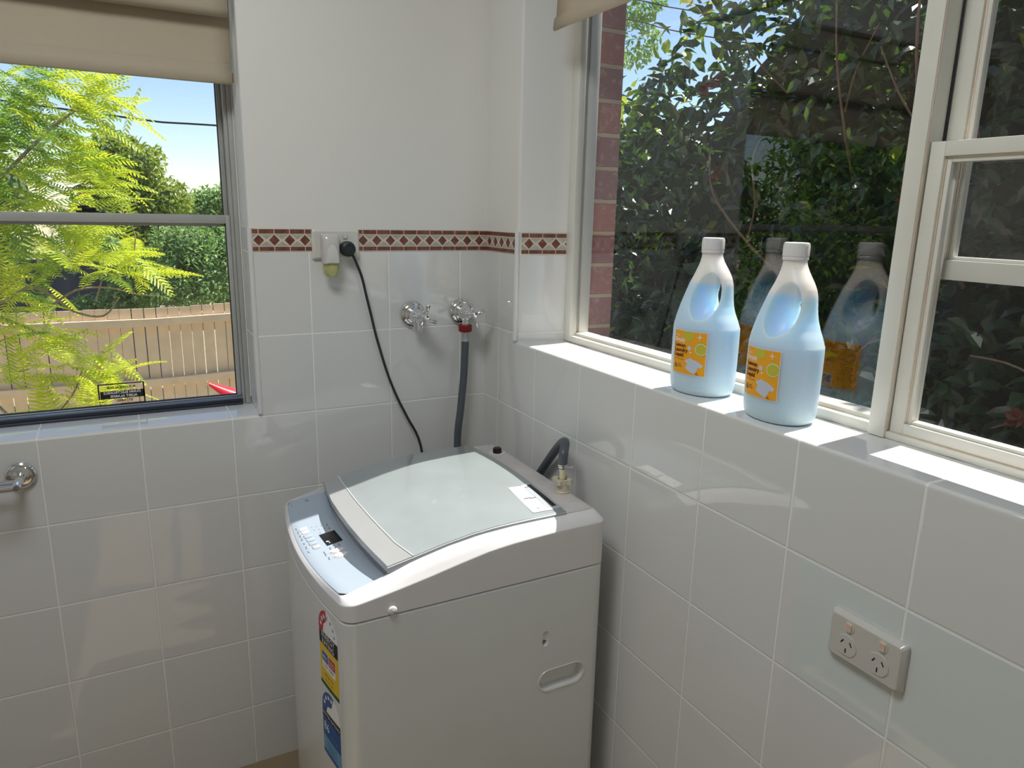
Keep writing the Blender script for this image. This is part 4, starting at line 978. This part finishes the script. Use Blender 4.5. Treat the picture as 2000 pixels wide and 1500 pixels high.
for pts, r0 in (([(1.30, -.10, 1.1), (1.12, -.03, 1.28), (1.03, .06, 1.40), (.99, .20, 1.56), (1.02, .27, 1.72)], .0065), ([(1.03, .06, 1.40), (.99, .0, 1.52), (1.01, .05, 1.66), (1.05, .06, 1.74)], .004),
                ([(1.2, -.60, 1.3), (1.06, -.53, 1.55), (1.04, -.50, 1.75), (1.07, -.44, 2.0), (1.12, -.40, 2.3)], .007), ([(1.06, -.50, 1.72), (1.03, -.44, 1.82), (1.04, -.36, 1.95)], .004),
                ([(1.25, -.2, 1.5), (1.08, -.24, 1.75), (1.06, -.20, 1.95), (1.1, -.14, 2.15)], .005), ([(1.1, -.22, 1.8), (1.05, -.28, 1.9), (1.06, -.33, 2.02)], .0035), ([(1.2, -1.15, .9), (1.05, -1.02, 1.05), (1.0, -.88, 1.14), (1.0, -.76, 1.15)], .005),
                ([(1.2, -.3, .9), (1.04, -.42, 1.1), (1.0, -.56, 1.17)], .004), ([(1.15, -.62, 1.6), (1.05, -.64, 1.8), (1.06, -.60, 2.0)], .006), ([(1.2, -1.0, .85), (1.02, -.95, 1.02), (1.0, -.84, .98)], .004), ([(1.2, .1, 1.9), (1.08, .16, 2.02), (1.05, .2, 2.12)], .004), ([(1.2, -.95, 1.5), (1.04, -.90, 1.72), (1.02, -.80, 1.84)], .005)):
    branch(hd, pts, r0, r0*.45, M_twig)
# dry flowers among the leaves
M_dry = mat('dry_flower', lin((122, 68, 50)), .8, noise_amt=.3, noise_scale=60)
for c in ((1.03, .33, 1.93), (1.03, .27, 1.95), (1.0, .21, 1.63), (1.0, -.52, 1.55), (.99, -.9, 1.02)):
    mb = MB(); c = Vector(c)
    for k in range(9): leaf(mb, c, rv(rn), rv(rn), .032, .022)
    mb.build('dry_flower', M_dry, hd, recalc=False)
# tree crown far behind the hedge, left of it
def blob_tree(name, label, cat, trunk, blobs, n, m, ls, group=None, seed=1, core=True):
    r_ = random.Random(seed); t = thing(name, label, cat, trunk[0], group)
    mb = MB(); tot = sum(b[3]**2 for b in blobs)
    for bx_, by_, bz_, br in [(b[0], b[1], b[2], b[3]) for b in blobs]:
        for k in range(int(n*br*br/tot)):
            d = rv(r_); rr_ = br*(1-.38*r_.random()**2)*(1+.22*noise.noise(d*3+Vector((bx_, by_, bz_))))
            p = Vector((bx_, by_, bz_))+Vector((d.x, d.y, d.z*.85))*rr_
            if noise.noise(p*2.1) > .42: continue
            leaf(mb, p, (rv(r_)+d*.5+Vector((0, 0, -.2))), (rv(r_)*.5+Vector((0, 0, 1))), ls*r_.uniform(.7, 1.3), ls*r_.uniform(.35, .6))
    mb.build('foliage', m, t, recalc=False)
    if len(trunk) > 1: branch(t, trunk, .09, .04, name='trunk')
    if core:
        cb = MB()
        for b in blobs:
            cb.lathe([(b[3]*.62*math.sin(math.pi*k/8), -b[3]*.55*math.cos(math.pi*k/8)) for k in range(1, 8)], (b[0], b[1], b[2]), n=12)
        cb.build('shade_core', mat('inner_shade_leaf', lin((84, 106, 60)), .9), t, smooth=True)
    return t
blob_tree('grevillea_tree', 'thin grey-green treetop behind the brick window edge', 'tree', [(8.6, 10.6, GZ), (8.5, 10.5, 4.0)], [(8.35, 10.75, 4.85, .55), (8.4, 10.6, 5.6, .5)], 1400, M_shr, .12, seed=4, core=False)
# paling fence
fe = thing('paling_fence', 'tan timber paling fence with two rails beyond the left window', 'fence', (-1, 6, GZ))
rf_ = random.Random(3)
def ftop(x): return .508+.030*max(0, (x+.7)/.75)**2
k = 0; x = -7.6
while x < 1.6:
    wd = .098; gap = rf_.choice((.003, .005, .009)); zt_ = ftop(x)+rf_.uniform(-.004, .004); y_ = 6.02+rf_.uniform(0, .006)
    MB().box((x, y_, GZ), (x+wd, y_+.014, zt_)).build('paling', M_fence, fe); x += wd+gap
for z0, z1 in ((.335, .408), (-.262, -.19), (-.86, -.79)):
    mb = MB(); rows = []
    for i in range(13):
        xx = -7.6+9.2*i/12; dz = ftop(xx)-.508
        rows.append([(xx, 5.965, z0+dz*.7), (xx, 6.018, z0+dz*.7), (xx, 6.018, z1+dz*.7), (xx, 5.965, z1+dz*.7)])
    mb.loft(rows); mb.build('rail', M_fence, fe)
for x in (-3.9, -1.55, .9): MB().box((x, 6.05, GZ), (x+.1, 6.14, .45)).build('post', M_fence, fe)
# dark steel fence behind
df = thing('steel_fence', 'dark blue steel sheet fence in shade behind the jacaranda', 'fence', (-3, 9, GZ))
mb = MB(); pts = []
for i in range(121):
    xx = -9.5+9.0*i/120; pts.append((xx, 9.7+(.02 if i % 4 < 2 else 0)))
mb.loft([[(a, b, z) for z in (GZ, .70)] for a, b in pts], False, False); mb.build('sheet_panel', mat('dark_blue_steel', lin((40, 52, 78)), .5), df)
MB().box((-9.5, 9.67, .70), (-.5, 9.74, .75)).build('top_rail', mat('dark_blue_rail', lin((34, 44, 66)), .5), df)
# trees behind the fence
blob_tree('leafy_tree', 'tall rounded olive-green tree behind the jacaranda fronds', 'tree', [(-.9, 11, GZ), (-.85, 11, 1.0)], [(-.85, 11, 1.5, .62), (-.62, 11, 2.05, .45), (-.95, 11.1, 2.2, .45), (-.30, 11, 1.55, .42), (-.55, 11, .9, .6)], 6500, M_shr2, .10, seed=21)
blob_tree('leafy_shrub', 'dense mid-green rounded shrub overhanging the paling fence', 'shrub', [(.3, 8.6, GZ), (.3, 8.6, 0)], [(.15, 8.6, .55, .55), (.5, 8.7, .85, .5), (-.15, 8.7, .95, .42), (-.42, 8.5, .45, .42), (.7, 8.8, .35, .5), (-.95, 8.6, .22, .30), (-.80, 8.6, .72, .34), (-1.20, 8.65, 1.02, .30), (-1.35, 8.6, .20, .20)], 11500, M_shr, .065, seed=22)
blob_tree('leafy_tree', 'hazy grey-green treetops at the right of the left window', 'tree', [(1.1, 15, GZ), (1.1, 15, .8)], [(.65, 15, 1.35, .5), (1.05, 15, 1.5, .5), (1.7, 15, 1.6, .55), (.9, 15.1, .6, .6), (1.5, 15.1, .6, .8)], 7000, M_shr, .11, seed=23)
blob_tree('leafy_tree', 'dense green tree at the far left beyond the jacaranda', 'tree', [(-4.2, 13, GZ), (-4.2, 13, .9)], [(-4.1, 13, 2.5, 1.2), (-3.2, 13, 2.5, .9), (-3.3, 13, 3.4, .9), (-5.0, 13, 3.8, 1.1), (-2.6, 13, 1.7, .7), (-2.6, 13, .7, .5), (-3.4, 13, 1.4, .8), (-4.4, 13, 1.2, 1.0), (-6.2, 13, 2.0, 1.3), (-7.8, 13, 2.2, 1.4), (-7.0, 13, 3.6, 1.1)], 12000, M_shr2, .13, seed=24)
blob_tree('leafy_tree', 'green tree that shows only as a reflection in the right window glass', 'tree', [(-6.6, 4.4, GZ), (-6.6, 4.4, .8)], [(-6.0, 4.3, 1.2, .8), (-7.2, 4.5, 1.4, .9), (-5.2, 4.6, .6, .6), (-6.5, 4.4, 2.3, .8), (-8.2, 4.5, 1.0, 1.0), (-5.4, 5.0, 1.7, .55), (-6.6, 4.2, .1, .8), (-8.6, 4.6, 2.3, .8)], 13000, M_jac2, .11, seed=31)
# jacaranda: feathery fronds on arching branches
jt = thing('jacaranda_tree', 'bright yellow-green jacaranda with feathery fronds outside the left window', 'tree', (-2.6, 4.0, GZ))
rj = random.Random(8)
def frond(mb, p, d, ln, droop, wsc=1.0):
    d = d.normalized(); side = d.cross(Vector((0, 0, 1)))
    if side.length < .05: side = Vector((1, 0, 0))
    side.normalize(); side = (side+Vector((0, 0, rj.uniform(-.5, .5)))).normalized()
    n_ = 15; prev = p; cur = Vector(p); dd = Vector(d)
    pts = [Vector(p)]
    for k in range(n_):
        dd = (dd+Vector((0, 0, -droop/n_))).normalized(); cur = cur+dd*ln/n_; pts.append(Vector(cur))
        w_ = ln*.22*wsc*math.sin(math.pi*(.12+.84*(k+.5)/n_))**.8
        nn = side.cross(dd).normalized()
        for sg in (1, -1):
            b_ = cur; tip = cur+(side*sg*.86+dd*.50+Vector((0, 0, -.12))).normalized()*w_
            a_ = (tip-b_); wv = dd*.0070*(ln/.36)
            m1 = b_+a_*.35+nn*.004; m2 = b_+a_*.75
            mb.add([b_-wv*.5, b_+wv*.5, m1-wv, m1+wv, m2-wv*.8, m2+wv*.8, tip], [(0, 1, 3, 2), (2, 3, 5, 4), (4, 5, 6)])
    rr = [(q_+Vector((0, 0, .0018))) for q_ in pts]; r2 = [(q_-Vector((0, 0, .0018))) for q_ in pts]
    mb.loft([[a, b] for a, b in zip(rr, r2)], False, False)
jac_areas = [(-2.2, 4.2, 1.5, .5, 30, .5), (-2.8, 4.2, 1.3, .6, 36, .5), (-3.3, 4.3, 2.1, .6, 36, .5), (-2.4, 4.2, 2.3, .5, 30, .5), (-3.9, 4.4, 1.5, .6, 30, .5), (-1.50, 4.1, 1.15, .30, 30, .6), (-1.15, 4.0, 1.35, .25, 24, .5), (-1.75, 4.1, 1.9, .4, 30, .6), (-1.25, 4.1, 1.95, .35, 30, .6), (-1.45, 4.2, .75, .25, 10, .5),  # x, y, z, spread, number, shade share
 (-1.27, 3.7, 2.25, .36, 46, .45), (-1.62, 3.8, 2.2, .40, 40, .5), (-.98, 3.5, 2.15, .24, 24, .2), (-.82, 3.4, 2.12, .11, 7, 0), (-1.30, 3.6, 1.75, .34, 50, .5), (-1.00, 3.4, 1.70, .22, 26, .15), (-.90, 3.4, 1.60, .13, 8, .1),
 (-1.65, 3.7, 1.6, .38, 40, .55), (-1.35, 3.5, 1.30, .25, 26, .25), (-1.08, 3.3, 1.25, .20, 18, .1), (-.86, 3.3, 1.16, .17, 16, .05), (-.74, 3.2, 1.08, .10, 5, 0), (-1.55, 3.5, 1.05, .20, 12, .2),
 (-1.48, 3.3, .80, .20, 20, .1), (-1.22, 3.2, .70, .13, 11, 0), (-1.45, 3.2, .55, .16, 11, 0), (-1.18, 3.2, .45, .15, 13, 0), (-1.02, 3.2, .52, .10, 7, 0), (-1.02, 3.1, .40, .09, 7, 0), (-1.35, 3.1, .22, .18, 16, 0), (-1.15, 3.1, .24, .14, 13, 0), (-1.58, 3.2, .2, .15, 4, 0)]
fm = MB()
for ax_, ay_, az_, sp_, num, sh in jac_areas:
    for k in range(num):
        p = Vector((ax_, ay_, az_))+rv(rj)*sp_*rj.random()**.5+Vector((0, rj.uniform(-.25, .35), 0))
        d = Vector((rj.uniform(-.25, 1.0), rj.uniform(-.6, .25), rj.uniform(-.25, .45)))
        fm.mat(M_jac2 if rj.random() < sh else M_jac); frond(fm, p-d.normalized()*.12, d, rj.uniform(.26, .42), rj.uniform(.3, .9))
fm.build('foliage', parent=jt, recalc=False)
for pts, r0 in (([(-2.6, 4.0, GZ), (-2.3, 3.9, .2), (-2.0, 3.8, .9), (-1.75, 3.7, 1.6), (-1.6, 3.7, 2.4)], .06), ([(-2.0, 3.8, .9), (-1.62, 3.6, .86), (-1.40, 3.45, .98), (-1.27, 3.4, .92), (-1.18, 3.4, .83), (-1.02, 3.35, .80), (-.92, 3.3, .92)], .012),
                ([(-1.30, 3.42, .86), (-1.15, 3.4, .96), (-.98, 3.4, .97), (-.82, 3.35, .93), (-.72, 3.3, .92)], .008), ([(-1.9, 3.7, 1.2), (-1.5, 3.6, 1.6), (-1.2, 3.5, 1.9), (-.95, 3.45, 2.1)], .015),
                ([(-1.75, 3.75, .3), (-1.5, 3.4, .1), (-1.36, 3.2, .2), (-1.22, 3.15, .36), (-1.15, 3.15, .52)], .010), ([(-1.4, 3.3, .15), (-1.15, 3.2, .2), (-1.0, 3.15, .4)], .008), ([(-1.05, 3.3, .9), (-1.0, 3.3, 1.05), (-.98, 3.3, 1.2)], .006), ([(-.86, 3.33, 1.45), (-.8, 3.3, 1.3), (-.83, 3.3, 1.15)], .006)):
    branch(jt, pts, r0, r0*.4)
# unidentified red plastic thing near the fence
rd = MB(); P_ = []
for k in range(15):
    t = k/14; P_.append((t, .014+.075*math.sin(math.pi*min(1, t*1.0)*.5)))
ring_ = []
for t, r_ in P_:
    c = Vector((-.425+.36*t, 3.5, .275-.20*t-.02*math.sin(math.pi*t))); 
    ring_.append([c+Vector((.35*r_*math.cos(a)*1.0, 1.2*r_*math.cos(a), r_*math.sin(a))) for a in [2*math.pi*i/14 for i in range(14)]])
rd.loft(ring_); o = rd.build('red_plastic_shape', mat('bright_red_plastic', lin((232, 40, 52)), .3), smooth=True)
tag(o, 'bright red pointed plastic shape showing low behind the left window pane', 'plastic object')
# overhead cables
tag(MB().tube([(-6.0, 9, 2.95), (-1.0, 9, 2.575), (.4, 9, 2.535), (5, 9, 2.6)], .012, 8, 6).build('overhead_cable', M_black, smooth=True), 'black overhead cable crossing the sky in the left window', 'cable')
for dz, lb_ in ((0, 'thin overhead cable above the hedge, upper of the pair'), (-.28, 'thin overhead cable above the hedge, lower of the pair')):
    tag(MB().tube([(6, 9.5, 5.1+dz), (6, 7.44, 4.51+dz), (6, 6.36, 4.15+dz), (6, 3, 3.2+dz)], .008, 6, 4).build('overhead_cable', M_black, smooth=True), lb_, 'cable')
